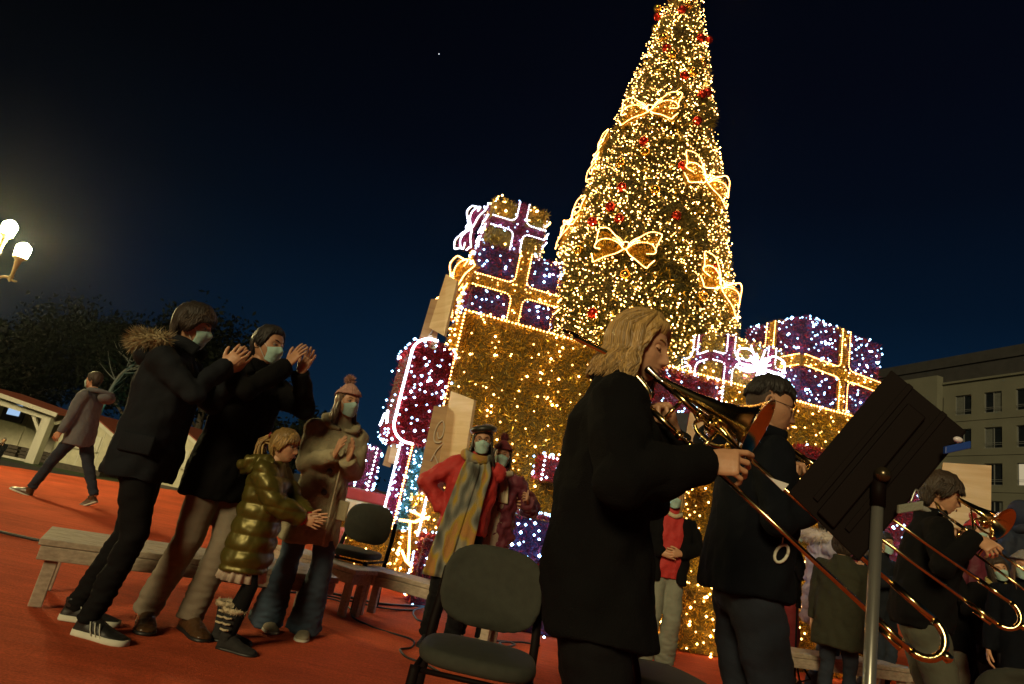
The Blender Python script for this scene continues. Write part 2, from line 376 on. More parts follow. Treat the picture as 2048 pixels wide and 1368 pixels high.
for s in (1, -1): MB().add(*slab((apx, HY + .1, apz - .38), (apx + s * 4.0, HY + .1, a1[2] - .30 - sl * 0 + .12), .12, .22)).build('rafter_beam', M_white, h, world=True)
for s in (1, -1):
    x = apx + s * (post[0] - apx)
    MB().rbox((x - .19, HY - .0, LOW), (x + .19, HY + .36, a1[2] + .12), .02).build('post', M_white, h, world=True)
    MB().add(*slab((x - s * .15, HY + .2, .35), (x - s * .95, HY + .2, a1[2] + .1), .1, .12)).build('brace', M_white, h, world=True)
wl = mb = MB(); mb.add([(apx - 4.2, HY + 3.2, LOW), (apx + 4.1, HY + 3.2, LOW), (apx + 4.1, HY + 3.2, a1[2] + .1), (apx, HY + 3.2, apz), (apx - 4.2, HY + 3.2, a1[2] + .1)], [(0, 1, 2, 3, 4)])
mb.build('back_wall', M_cream, h, world=True)
sc = at(32, 823, HY + 3.1)
fr = MB().rbox((sc[0] - .62, HY + 3.1, sc[2] - .5), (sc[0] + .42, HY + 3.19, sc[2] + .55), .02).build('screen_frame', M_darkwood, h, world=True)
build('screen', [(sc[0] - .38, HY + 3.085, sc[2] - .2), (sc[0] + .22, HY + 3.085, sc[2] - .2), (sc[0] + .22, HY + 3.085, sc[2] + .32), (sc[0] - .38, HY + 3.085, sc[2] + .32)], [(0, 1, 2, 3)], E_screen, fr, world=True)
for x in (-2.2, -.6, 1.0, 2.6):
    MB().box((apx + x, HY + 3.15, LOW), (apx + x + .04, HY + 3.19, a1[2])).build('wall_batten', M_cream, h, world=True)
MB().rbox((apx - 4.0, HY + .05, LOW + .02), (apx + 3.9, HY + .2, LOW + .12), .02).build('floor_beam', M_white, h, world=True)
for i in range(3):
    x = apx + 1.6 + i * .95
    cr_ = thing('storage_crate', ['dark wooden crate under the hut roof, nearest its corner post', 'dark wooden crate under the hut roof, middle of three', 'dark wooden crate under the hut roof, farthest from the post'][2 - i], 'crate', (x, HY + 2.2, LOW), 0, 'crates in the open hut')
    for k in range(3): MB().box((-.4, -.3, .02 + k * .16), (.4, .3, .15 + k * .16)).build('slat', M_darkwood, cr_)
def gable_hut(pxl, pxr, pyl, pyr, Y, label, base=None, boards=6):
    l = at(pxl, pyl, Y); r = at(pxr, pyr, Y); cx = (l[0] + r[0]) / 2; ez = min(l[2], r[2]); w = r[0] - l[0]; az = ez + w * .24
    h = thing('market_hut', label, 'hut', (cx, Y + 1.3, LOW))
    o = .14
    wx = w / 2 - o
    MB().add([(cx - wx, Y, LOW + .25), (cx + wx, Y, LOW + .25), (cx + wx, Y, ez + .02), (cx, Y, az - .08), (cx - wx, Y, ez + .02),
              (cx - wx, Y + 2.6, LOW + .25), (cx + wx, Y + 2.6, LOW + .25), (cx + wx, Y + 2.6, ez + .02), (cx, Y + 2.6, az - .08), (cx - wx, Y + 2.6, ez + .02)],
             [(0, 1, 2, 3, 4), (9, 8, 7, 6, 5), (1, 6, 7, 2), (4, 9, 5, 0)]).build('wall', M_cream, h, world=True)
    MB().box((cx - wx + .03, Y + .03, LOW), (cx + wx - .03, Y + 2.5, LOW + .25)).build('plinth', M_darkwood, h, world=True)
    for s in (1, -1):
        V = [(cx, Y - .25, az), (cx + s * w / 2, Y - .25, ez - .02), (cx + s * w / 2, Y + 2.85, ez - .02), (cx, Y + 2.85, az)]
        MB().add(V + [(x, y, z + .06) for x, y, z in V], [(0, 1, 2, 3), (7, 6, 5, 4), (0, 4, 5, 1), (1, 5, 6, 2), (2, 6, 7, 3), (3, 7, 4, 0)]).build('roof_slope', M_tile, h, world=True)
        MB().add(*slab((cx, Y - .29, az - .05), (cx + s * w / 2, Y - .29, ez - .07), .05, .13)).build('fascia_board', M_white, h, world=True)
    for k in range(1, boards):
        x = cx - wx + 2 * wx * k / boards
        MB().box((x - .02, Y - .012, LOW + .27), (x + .02, Y - .002, ez - .05)).build('cover_strip', M_white, h, world=True)
    zc = LOW + .25 + (ez - LOW) * .42
    sh = MB().rbox((cx - wx * .62, Y - .035, zc), (cx + wx * .62, Y - .014, ez - .22), .01).build('serving_shutter', M_white, h, world=True)
    MB().rbox((cx - wx * .66, Y - .12, zc - .07), (cx + wx * .66, Y - .036, zc - .02), .01).build('counter_ledge', M_white, h, world=True)
    return h
gable_hut(118, 240, 846, 858, 28.2, 'cream market hut with red roof behind the walking man')
gable_hut(268, 418, 868, 893, 27.6, 'cream market hut with red roof between the parka youth and dark coat')
gable_hut(668, 752, 968, 990, 30.0, 'small pale hut behind the woman in the knitted bobble hat')

# --- street lamp with a cluster of lanterns
LP = A(-10.45, 12.0, LOW)
lp = thing('street_lamp', 'ochre cast iron street lamp with lit lanterns at the left edge', 'street lamp', LP)
mb = MB(); mb.lathe([(0, .19), (.12, .19), (.16, .13), (.7, .12), (.78, .15), (.86, .075), (3.9, .05), (3.98, .08), (4.3, .07), (4.46, .05), (5.05, .045)], LP, (0, 0, 1), 16)
mb.build('post', M_iron, lp, True, True)
for q, stem in (((45, 503), .5), ((18, 458), .35)):
    c = at(*q, 12.0) if q[0] == 45 else at(*q, 11.85)
    base = c - A(0, 0, .58)
    mb = MB(); mb.lathe([(0, .012), (.03, .05), (.06, .035), (.08, .03), (.3, .045), (.33, .06), (.36, .05), (.40, .075), (.44, .13), (.455, .12)], base, (0, 0, 1), 14)
    if q[0] == 45:
        mb.tube(spline([LP + A(0, 0, 4.15), LP + A(.2, 0, 4.1), base + A(-.2, 0, -.02), base + A(0, 0, .02)], 6), .028, 8)
        mb.lathe([(0, .0), (.06, .05), (.1, .02)], base - A(0, 0, .08), (0, 0, 1), 10)
        mb.tube(spline([base, base + A(.07, 0, -.04), base + A(.14, 0, -.03)], 5), [.03] + [.02] * 9 + [.012], 8)
    else:
        mb.tube(spline([LP + A(0, 0, 4.5), LP + A(.05, -.08, 4.5), base + A(0, 0, .02)], 6), .03, 8)
    arm = mb.build('lantern_arm', M_iron, lp, True, True)
    ln = MB(); a = np.linspace(0, 2 * np.pi, 8, endpoint=False)
    ln.loft([c + A(0, 0, dz) + np.stack([r * np.cos(a), r * np.sin(a), 0 * a], 1) for dz, r in ((-.13, .10), (-.10, .11), (.05, .125), (.10, .12), (.17, .045))])
    ln.build('lantern_glass', E_lamp, arm, False, True)
for sx, dy in ((-.75, 0), (-.6, .6)):                        # the lanterns of the cluster outside the frame
    c = LP + A(sx, dy, 5.0); base = c - A(0, 0, .58)
    mb = MB(); mb.lathe([(0, .012), (.03, .05), (.06, .035), (.08, .03), (.3, .045), (.33, .06), (.36, .05), (.40, .075), (.44, .13), (.455, .12)], base, (0, 0, 1), 14)
    mb.tube(spline([LP + A(0, 0, 4.15), base + A(-.4 * sx, -.4 * dy, -.05), base + A(0, 0, .02)], 6), .028, 8)
    arm = mb.build('lantern_arm', M_iron, lp, True, True)
    ln = MB(); ln.loft([c + A(0, 0, dz) + np.stack([r * np.cos(a), r * np.sin(a), 0 * a], 1) for dz, r in ((-.13, .10), (-.10, .11), (.05, .125), (.10, .12), (.17, .045))])
    ln.build('lantern_glass', E_lamp, arm, False, True)

# --- apartment building on the right
KB = 1.25
B0 = A(32.1 * KB, 36.92 * KB, 0); bd = nrm(A(1.24, -4.52, 0)); bn = A(bd[1], -bd[0], 0)   # bn points to the camera side
if bn[0] > 0: bn = -bn
zk = lambda z: EYE + KB * (z - EYE)
bld = thing('apartment_building', 'beige rendered apartment block with dark roof storey at the right edge', 'building', (B0[0], B0[1], LOW))
MAT3 = np.stack([bd, -bn, A(0, 0, 1)], 1)                     # local: along facade, into the building, up
TR = (MAT3, A(B0[0], B0[1], 0))
def bpart(name, lo, hi, m, parent=bld, r=None):
    mb = MB(); (mb.rbox(lo, hi, r, TR) if r else mb.box(lo, hi, TR)); return mb.build(name, m, parent, world=True)
S0, S1, STEP = -26.0, 24.0, 2.46 * 1.02 / 1.0
cols = [(-4.48 + 1.98 * k) * KB for k in range(-4, 9)]
rows = [(zk(14.95 - 2.365 * r_), zk(13.56 - 2.365 * r_)) for r_ in range(6)]
WW = 1.13 * KB
wall = MB(); xs = [S0] + sum([[c, c + WW] for c in cols], []) + [S1]
for i in range(0, len(xs), 2): wall.box((xs[i], 0, LOW), (xs[i + 1], .35, zk(16.0)), TR)
zt = zk(16.0)
for (z1, z0) in rows + [(LOW, LOW)]:
    for c in cols: wall.box((c, .002, z1), (c + WW, .35, zt), TR)
    zt = z0
wall.build('wall', M_facade, bld, world=True)
bpart('core_wall', (S0, .6, LOW), (S1, 12, zk(15.9)), M_slate)
bpart('bay', (S0 - 1, -.7, LOW), (-6.72, -.003, zk(16.45)), M_facade)
bpart('roof_storey', (S0, .25, zk(16.0) + .003), (S1, 11, zk(17.2)), M_slate)
rf = bpart('roof', (S0 - .5, .12, zk(17.2) + .003), (S1 + .5, 11.5, zk(17.95)), M_slate)
bpart('chimney', (-7.2, 3, zk(17.95) + .003), (-6.2, 4, zk(18.3)), M_slate, rf)
bpart('cornice', (-6.7, -.16, zk(15.86)), (S1, -.003, zk(16.0)), M_facade)
rw = random.Random(5)
for ri, (z1, z0) in enumerate(rows):
    for ci, c in enumerate(cols):
        if c > 8 or c < -8: continue
        if c < -7.5: continue
        lit = ri == 2 and ci == 6
        w = bpart('window', (c, .16, z0), (c + WW, .19, z1), E_room if lit else M_winglass)
        if lit: w['label'] = 'lit window'
        f = MB()
        for lo, hi in (((c, .10, z0), (c + .06, .15, z1)), ((c + WW - .06, .10, z0), (c + WW, .15, z1)), ((c + .06, .10, z0), (c + WW - .06, .15, z0 + .06)), ((c + .06, .10, z1 - .06), (c + WW - .06, .15, z1)), ((c + WW / 2 - .03, .10, z0 + .06), (c + WW / 2 + .03, .15, z1 - .06))): f.box(lo, hi, TR)
        f.build('frame', M_winframe, w, world=True)
        if not lit and rw.random() < .7:
            k = rw.choice([.25, .4, .5]); s_ = rw.random() < .5
            x0 = c + .07 if s_ else c + WW * (1 - k); cu = MB().box((x0, .152, z0 + .07), (x0 + WW * k - .07, .158, z1 - .07), TR).build('curtain', M_curtain, w, world=True)
        rl = MB()
        for dz in (.28, .42): rl.box((c, -.02, z0 + dz), (c + WW, .0, z0 + dz + .03), TR)
        rl.build('rail', M_winframe, w, world=True)
    if ri < 5: bpart('string_course', (-6.7, -.05, rows[ri][1] - .55), (S1, -.003, rows[ri][1] - .50), M_facade)

# --- dark trees behind the huts
def leafy_tree(label, px, py, Y, r, hgt, seed, n=2600):
    rng = np.random.default_rng(seed); c = at(px, py, Y); base = A(c[0], c[1], LOW)
    t = thing('broadleaf_tree', label, 'tree', base, 0, 'dark trees behind the huts')
    mb = MB(); top = A(c[0], c[1], c[2] + r * .3); k = top - base
    mb.tube(spline([base, base + k * .35 + A(.15, 0, 0), base + k * .7 - A(.1, 0, 0), top], 5), np.linspace(.32, .05, 16), 8)
    tips = []
    for i in range(9):
        a = rng.uniform(0, 6.28); s = base + k * rng.uniform(.3, .8); e = s + A(math.cos(a), math.sin(a), rng.uniform(.4, .9)) * r * rng.uniform(.5, .85); tips.append(e)
        mb.tube(spline([s, (s + e) / 2 + A(0, 0, .15), e], 4), np.linspace(.11, .02, 9), 6)
    mb.build('trunk', M_bark, t, True, True)
    cl = [c + r * np.array([1, 1, hgt]) * (lambda v: v / np.linalg.norm(v) * rng.uniform(.35, .95))(rng.normal(size=3)) for _ in range(26)] + tips
    cl = np.array(cl); pick = rng.integers(0, len(cl), n)
    P = cl[pick] + rng.normal(size=(n, 3)) * r * .17
    d = rng.normal(size=(n, 3)); d /= np.linalg.norm(d, axis=1)[:, None]; s = np.cross(d, rng.normal(size=(n, 3))); s /= np.linalg.norm(s, axis=1)[:, None]
    L = rng.uniform(.10, .2, n)[:, None]; w = L * .45
    V = np.stack([P - d * L, P + s * w, P + d * L, P - s * w], 1).reshape(-1, 3)
    build('crown', V, np.arange(4 * n).reshape(-1, 4), M_leaf, t, world=True, kind='stuff')
    return t
for i, (px, py, Y, r, hg, lab) in enumerate(((70, 735, 36, 3.4, 1.0, 'dark round tree rising behind the open hut at far left'), (205, 715, 39, 3.6, 1.0, 'dark tree right behind the walking man'), (310, 715, 36, 3.2, 1.0, 'dark bushy tree behind the fur hood'), (430, 745, 37, 3.6, .9, 'dark tree between the two clapping men'), (590, 885, 36, 2.0, .9, 'low dark bush crown left of the knitted bobble hat'), (705, 925, 40, 1.9, .8, 'low dark bush right of the knitted bobble hat'), (-60, 760, 40, 3.5, .9, 'dark tree cut off by the left edge of the picture'))):
    leafy_tree(lab, px, py, Y, r, hg, 40 + i, 7500 if r > 3 else 4500)
# bare pale branch in teal floodlight
tb = at(205, 800, 33.0); td = thing('bare_tree', 'bare leaning tree lit teal by a garden floodlight', 'tree', (tb[0], 33.0, LOW))
M_teal = mat('pale bare bark', (.11, .11, .10), .8, var=.2, vscale=15)
mb = MB(); p0 = A(tb[0], 33.0, LOW); p1 = at(232, 762, 33); p2 = at(268, 726, 33)
tr = spline([p0, (p0 + p1) / 2 + A(-.1, 0, -.2), p1, p2, at(290, 700, 33)], 6); mb.tube(tr, np.linspace(.13, .04, len(tr)), 7)
tk = mb.build('trunk', M_teal, td, True, True)
rb = random.Random(3)
for i in range(26):
    s = tr[rb.randrange(8, len(tr))]; e = s + A(rb.uniform(-1.4, 1.4), rb.uniform(-.5, .5), rb.uniform(.1, 1.5))
    MB().tube(spline([s, (s + e) / 2 + A(rb.uniform(-.2, .2), 0, -.08), e], 4), np.linspace(.035, .008, 9), 5).build('branch', M_teal, td, True, True)
fl = thing('garden_floodlight', 'small teal floodlight at the foot of the bare tree', 'floodlight', (tb[0] + .9, 31.6, LOW))
MB().rbox((-.18, -.12, .08), (.18, .12, .34), .02).build('housing', M_blackmetal, fl)
MB().rbox((-.05, -.05, 0), (.05, .05, .08), .01).build('foot', M_blackmetal, fl)
sd = bpy.data.lights.new('teal_beam', 'SPOT'); so = bpy.data.objects.new('teal_beam', sd); COL.objects.link(so); so.parent = fl
sd.energy = 260; sd.color = (.05, 1.0, .72); sd.spot_size = R_(75); sd.spot_blend = .6; sd.shadow_soft_size = .1
so.location = (0, 0, .45); so.rotation_euler = Vector((-.15, .35, 1)).to_track_quat('-Z', 'Y').to_euler()
# a bright star
st = at(878, 108, 400.0); V, F = sphere(st, .42, 8, 6)
tag(build('star', V, F, glow('starlight', (.95, .97, 1), 1.6)), 'single bright star in the night sky', 'star')

# ------------------------------------------------------------------ the lit Christmas tree
TC, TAP, TSL = A(2.06, 10.5), 12.95, .196     # axis, apex height, slope of the cone
def cone_pt(z, a, off=0.0):
    r = (TAP - z) * TSL + off; return np.stack([TC[0] + r * np.cos(a), TC[1] + r * np.sin(a), z], -1)
def ray_cone(px, py):
    d = ray(px, py); lo = None
    for t in np.linspace(5, 16, 2200) / d[1]:
        p = CAM + d * t
        if math.hypot(p[0] - TC[0], p[1] - TC[1]) < max((TAP - p[2]) * TSL, 0): return p
    return CAM + d * (10.5 / d[1])
tree = thing('christmas_tree', 'tall conical Christmas tree covered in warm white fairy lights', 'christmas tree', (TC[0], TC[1], 0))
a = np.linspace(0, 2 * np.pi, 40, endpoint=False)
MB().loft([cone_pt(np.full(40, z), a, -.10) for z in np.linspace(0, 12.6, 24)]).build('trunk_cone', M_core, tree, True, True)
rng = np.random.default_rng(3)
def cone_scatter(n, zmin, zmax, front=.62):
    z = []; an = []
    while len(z) < n:
        zz = rng.uniform(zmin, zmax)
        if rng.random() < (TAP - zz) / TAP:
            z.append(zz); an.append(rng.uniform(-np.pi, 0) - 0 if rng.random() < front else rng.uniform(0, np.pi))
    return np.array(z), np.array(an)
nt_ = 10500
z, an = cone_scatter(nt_, 2.2, 12.85, .68)
lump = .07 * noise3(cone_pt(z, an), 1.1, 9)
P = cone_pt(z, an, lump - .04); Nn = np.stack([np.cos(an), np.sin(an), np.full(nt_, -.15)], 1)
k = 13
V, F = blades(np.repeat(P, k, 0), np.repeat(Nn, k, 0), .16, .014, .8, rng)
build('garland_needles', V, F, M_needle, tree, world=True, kind='stuff')
nb = 8800
z, an = cone_scatter(nb, 2.4, 12.85, .74)
zz = noise3(cone_pt(z, an), 1.3, 21); keep = zz > -.95; z, an = z[keep], an[keep]
an = an + .0
V, F = beads(cone_pt(z, an, rng.uniform(-.02, .17, len(z))), rng.uniform(.007, .0138, len(z)))
build('fairy_lights', V, F, E_warm, tree, world=True, kind='stuff')
zf, af = cone_scatter(2600, 2.4, 12.8, .7)                # gold foil flecks in the garland
V, F = blades(np.repeat(cone_pt(zf, af, .06), 3, 0), np.repeat(np.stack([np.cos(af), np.sin(af), 0 * af], 1), 3, 0), .09, .022, 1.3, rng)
build('foil_flecks', V, F, M_tin_green, tree, world=True, kind='stuff')

# --- bows of rope light on the tree
BOW = dict(wing=[[(-.04, .02), (-.15, .10), (-.32, .24), (-.46, .27), (-.49, .24), (-.47, .10), (-.46, .0), (-.47, -.06), (-.44, -.10), (-.36, -.13)],
                 [(-.05, -.02), (-.14, .03), (-.28, .05), (-.40, .04), (-.47, -.03)],
                 [(-.05, .05), (-.10, .10), (-.18, .13)], [(-.06, .0), (-.12, .06), (-.2, .08)]],
           tail=[[(-.02, -.05), (-.10, -.16), (-.24, -.27), (-.40, -.36), (-.43, -.30), (-.48, -.20)]])
def bow(px, py, wpx, label, tilt=0.0, parent=None, rope=E_rope, foil=M_tin_gold, pos=None, nrmv=None, width=None):
    p = ray_cone(px, py) if pos is None else A(*pos)
    if nrmv is None:
        n = nrm(A(p[0] - TC[0], p[1] - TC[1], 0) + A(0, 0, TSL))
    else: n = nrm(nrmv)
    e = nrm(np.cross(A(0, 0, 1), n)); u = np.cross(n, e); e, u = e * math.cos(tilt) + u * math.sin(tilt), u * math.cos(tilt) - e * math.sin(tilt)
    w = wpx * np.linalg.norm(p - CAM) / F_PX if width is None else width
    o = p + n * .14
    t = thing('light_bow', label, 'bow light', o, 0, 'rope light bows on the tree') if parent is None else parent
    ropes = []; fill = []
    for s in (1, -1):
        for poly in BOW['wing'] + BOW['tail']:
            q = spline([(s * x, y, .10 * math.sin(abs(x) * 6)) for x, y in poly], 6) * w
            ropes.append(resample(o + q[:, :1] * e + q[:, 1:2] * u + q[:, 2:3] * n, .026))
        loop = [(0, 0), (-.3, .22), (-.47, .25), (-.46, 0), (-.4, -.1), (0, -.03)]; tl = [(0, -.02), (-.40, -.34), (-.47, -.2), (-.1, -.05)]
        for poly in (loop, tl):
            q = np.array(poly) * w; tri = 40 * len(poly)
            for _ in range(int(tri * w * 2.2)):
                i = rng.integers(1, len(q) - 1); r1, r2 = sorted(rng.random(2)); pt = q[0] * (r1) + q[i] * (r2 - r1) + q[i + 1] * (1 - r2)
                fill.append(o - n * .03 + s * pt[0] * e + pt[1] * u)
    th = np.linspace(0, 2 * np.pi, 16); ropes.append(resample(o + n * .05 + (.055 * w * np.cos(th))[:, None] * e + (.065 * w * np.sin(th))[:, None] * u, .022))
    V, F = beads(np.concatenate(ropes), .0115); build('rope_light', V, F, rope, t, world=True, kind='stuff')
    fill = np.array(fill); V, F = blades(fill, np.repeat(n[None], len(fill), 0), .06, .016, 1.6, rng); build('foil_fill', V, F, foil, t, world=True, kind='stuff')
    mb = MB()
    for s in (1, -1):
        for poly in (BOW['wing'][0], BOW['tail'][0]):
            q = spline([(s * x, y, .1 * math.sin(abs(x) * 6)) for x, y in poly], 5) * w; mb.tube(o - n * .02 + q[:, :1] * e + q[:, 1:2] * u + q[:, 2:3] * n, .008, 5)
    mb.build('wire_frame', M_back_gold, t, world=True)
    return t
for px, py, w_, lab, tl in ((1303, 232, 112, 'rope light bow highest up on the front of the tree', .03), (1254, 504, 128, 'large rope light bow low on the front of the tree', -.08), (1400, 368, 118, 'rope light bow halfway up on the right side of the tree', -.12), (1425, 575, 128, 'rope light bow low on the right side of the tree', -.25), (1158, 452, 110, 'rope light bow seen edge-on low on the left side of the tree', .2), (1212, 318, 95, 'rope light bow seen edge-on halfway up the left side of the tree', .2)):
    bow(px, py, w_, lab, tl)
# --- baubles
M_bred = mat('red glossy bauble', (.5, .03, .015), .12, .7, var=.03); M_bgold = mat('gold glossy bauble', (.75, .48, .1), .12, .9, var=.03)
BA = [(1324, 21, 'g'), (1324, 37, 'r'), (1363, 29, 'r'), (1320, 61, 'g'), (1330, 84, 'g'), (1335, 105, 'r'), (1393, 82, 'r'), (1408, 80, 'r'), (1344, 118, 'g'), (1365, 159, 'r'), (1381, 152, 'g'), (1405, 190, 'r'), (1396, 195, 'r'), (1387, 248, 'r'), (1360, 338, 'r'), (1248, 382, 'r'), (1309, 388, 'g'), (1247, 333, 'g'), (1292, 312, 'g'), (1226, 420, 'r'), (1348, 438, 'r'), (1192, 449, 'r'), (1165, 507, 'g'), (1252, 556, 'g'), (1396, 597, 'g'), (1420, 540, 'r'), (1242, 444, 'r'), (1190, 632, 'r'), (1375, 20, 'g'), (1398, 130, 'g'), (1290, 290, 'r')]
bm0 = {}
for px, py, c in BA:
    p = ray_cone(px, py); n = nrm(A(p[0] - TC[0], p[1] - TC[1], .1)); p = p + n * .10
    b = thing('bauble', ('red' if c == 'r' else 'gold') + ' shiny bauble hanging on the lit Christmas tree', 'bauble', p, 0, ('red' if c == 'r' else 'gold') + ' baubles on the tree')
    for nm in ('ball', 'cap'):
        if (c, nm) not in bm0:
            if nm == 'ball': V, F = sphere((0, 0, 0), .085, 16, 12)
            else: V, F = lathe([(.08, .022), (.105, .022), (.108, .012)], (0, 0, 0), (0, 0, 1), 10)
            o = build(nm, V, F, (M_bred if c == 'r' else M_bgold) if nm == 'ball' else M_brass, b, True); bm0[(c, nm)] = o.data
        else:
            o = bpy.data.objects.new(nm, bm0[(c, nm)]); COL.objects.link(o); o.parent = b

# ------------------------------------------------------------------ giant presents round the tree
GP = A(-.63, 7.18, 0); GE = nrm(A(5.37, 1.14, 0)); GN = A(-GE[1], GE[0], 0)     # front corner, along the front, into the pile
PFRONT = lambda px, py, back=0.0: onp(px, py, GP + GN * back, GN)
def face_scatter(rng, o, u, v, n):
    return o + rng.random((n, 1)) * u + rng.random((n, 1)) * v
def present(label, o, e, w, d, h, foil, back, bulbs=None, nb=0, ribbon=None, rfoil=None, rback=None, vs=(), hs=(), rw=.14, rope=None, edges=(), edge_rope=None, dens=2300, blade=.06, bulb_r=(.010, .018), sides=('front', 'left', 'right', 'top'), name='giant_present', rbulbs=None, cat_='present', lid=None):
    """o: lower front left corner, e: direction of the front edge; vs / hs: ribbon centres as fractions of the front"""
    o = A(*o); e = nrm(e); nn = A(-e[1], e[0], 0); up = A(0, 0, 1); rg = np.random.default_rng(int(abs(o[0] * 1000 + o[2] * 77)) + 5)
    t = thing(name, label, cat_, o + e * w / 2 + nn * d / 2, 0)
    M = (np.stack([e, nn, up], 1), o)
    MB().rbox((.02, .02, 0), (w - .02, d - .02, h - .02), .03, M).build('box', back, t, world=True)
    fc = dict(front=(o, e * w, up * h, -nn), left=(o + nn * d, -nn * d, up * h, -e), right=(o + e * w, nn * d, up * h, e), top=(o + up * h, e * w, nn * d, up))
    Ps, Ns, RP, RN, BP, RB = [], [], [], [], [], []
    rects = {}
    for f in sides:
        q, u, v, n = fc[f]; lu, lv = np.linalg.norm(u), np.linalg.norm(v); k = int(dens * lu * lv)
        uv = rg.random((k, 2)); onr = np.zeros(k, bool)
        vfr = list(vs) if f in ('front', 'top') else ([.5] if vs and f in ('left', 'right') else []); hfr = list(hs) if f != 'top' else ([.5] if vs else [])
        for c in vfr: onr |= abs(uv[:, 0] - c) * lu < rw / 2
        for c in hfr: onr |= abs(uv[:, 1] - c) * lv < rw / 2
        pt = q + uv[:, :1] * u + uv[:, 1:] * v
        # fuzzy, slightly rounded outline
        Ps.append(pt[~onr]); Ns.append(np.repeat(n[None], (~onr).sum(), 0)); RP.append(pt[onr] + n * .02); RN.append(np.repeat(n[None], onr.sum(), 0))
        if nb:
            m = int(nb * lu * lv); b = rg.random((m, 2)); ok = np.ones(m, bool)
            for c in vfr: ok &= abs(b[:, 0] - c) * lu > rw / 2 + .03
            for c in hfr: ok &= abs(b[:, 1] - c) * lv > rw / 2 + .03
            BP.append((q + b[:, :1] * u + b[:, 1:] * v + n * .05)[ok])
            RB.append((q + b[:, :1] * u + b[:, 1:] * v + n * .05)[~ok])
        rects[f] = (q, u, v, n, lu, lv, vfr, hfr)
    V, F = blades(np.concatenate(Ps), np.concatenate(Ns), blade, .011, .95, rg); build('tinsel', V, F, foil, t, world=True, kind='stuff')
    if len(vs) or len(hs):
        RPc, RNc = np.concatenate(RP), np.concatenate(RN)
        if len(RPc):
            V, F = blades(RPc, RNc, blade, .012, .95, rg); build('ribbon_tinsel', V, F, rfoil, t, world=True, kind='stuff')
        rib = MB()
        for f, (q, u, v, n, lu, lv, vfr, hfr) in rects.items():
            eu, ev = u / lu, v / lv
            for c in vfr: rib.box((c * lu - rw / 2, 0, -.0), (c * lu + rw / 2, lv, .012), (np.stack([eu, ev, n], 1), q))
            for c in hfr: rib.box((0, c * lv - rw / 2, -.0), (lu, c * lv + rw / 2, .015), (np.stack([eu, ev, n], 1), q))
        rib.build('ribbon', rback or M_back_gold, t, world=True)
    if nb:
        B = np.concatenate(BP); V, F = beads(B, rg.uniform(*bulb_r, len(B))); build('bulbs', V, F, bulbs, t, world=True, kind='stuff')
        B = np.concatenate(RB)
        if len(B): V, F = beads(B, rg.uniform(*bulb_r, len(B)) * .8); build('ribbon_bulbs', V, F, rbulbs or E_warm, t, world=True, kind='stuff')
    rl = []
    if rope:
        for f, (q, u, v, n, lu, lv, vfr, hfr) in rects.items():
            if f == 'top': continue
            eu, ev = u / lu, v / lv; xs = sorted(sum([[c * lu - rw / 2, c * lu + rw / 2] for c in vfr], [])); ys = sorted(sum([[c * lv - rw / 2, c * lv + rw / 2] for c in hfr], []))
            cx = [0] + xs + [lu]; cy = [0] + ys + [lv]
            for i in range(0, len(cx), 2):        # outline every foil panel on its ribbon sides, with rounded corners
                for j in range(0, len(cy), 2):
                    x0, x1, y0, y1 = cx[i], cx[i + 1], cy[j], cy[j + 1]; pts = []
                    rr = min(.09, .3 * (x1 - x0), .3 * (y1 - y0))
                    L_, R2, B_, T_ = i > 0, i + 2 < len(cx), j > 0, j + 2 < len(cy)
                    segs = []
                    if L_: segs.append([(x0, y0 + (rr if B_ else 0)), (x0, y1 - (rr if T_ else 0))])
                    if R2: segs.append([(x1, y0 + (rr if B_ else 0)), (x1, y1 - (rr if T_ else 0))])
                    if B_: segs.append([(x0 + (rr if L_ else 0), y0), (x1 - (rr if R2 else 0), y0)])
                    if T_: segs.append([(x0 + (rr if L_ else 0), y1), (x1 - (rr if R2 else 0), y1)])
                    for cxn, cyn, fa, fb in ((x0, y0, L_, B_), (x1, y0, R2, B_), (x0, y1, L_, T_), (x1, y1, R2, T_)):
                        if fa and fb:
                            ox = cxn + (rr if cxn == x0 else -rr); oy = cyn + (rr if cyn == y0 else -rr)
                            th = np.linspace(0, np.pi / 2, 6); segs.append([(ox + (cxn - ox) * math.cos(t_), oy + (cyn - oy) * math.sin(t_)) for t_ in th])
                    for s in segs:
                        s = np.array(s); rl.append(resample(q + s[:, :1] * eu + s[:, 1:] * ev + n * .06, .030))
    if edges:
        c8 = dict(tf=(o + up * h, o + up * h + e * w), lf=(o, o + up * h), rf=(o + e * w, o + e * w + up * h), tl=(o + up * h, o + up * h + nn * d), tr=(o + e * w + up * h, o + e * w + nn * d + up * h))
        el = [resample([c8[x][0] - nn * .05, c8[x][1] - nn * .05], .045) for x in edges]
        V, F = beads(np.concatenate(el), .0145); build('edge_rope', V, F, edge_rope or E_rope, t, world=True, kind='stuff')
    if rl:
        V, F = beads(np.concatenate(rl), .0105); build('rope_light', V, F, rope, t, world=True, kind='stuff')
    return t
GH = 3.2
present('giant golden tinsel box behind the musicians, carrying the smaller presents', GP, GE, 6.3, 1.0, GH, M_tin_gold, M_back_gold, E_warm, 44, edges=('tf', 'lf'), dens=3000, bulb_r=(.007, .0165))
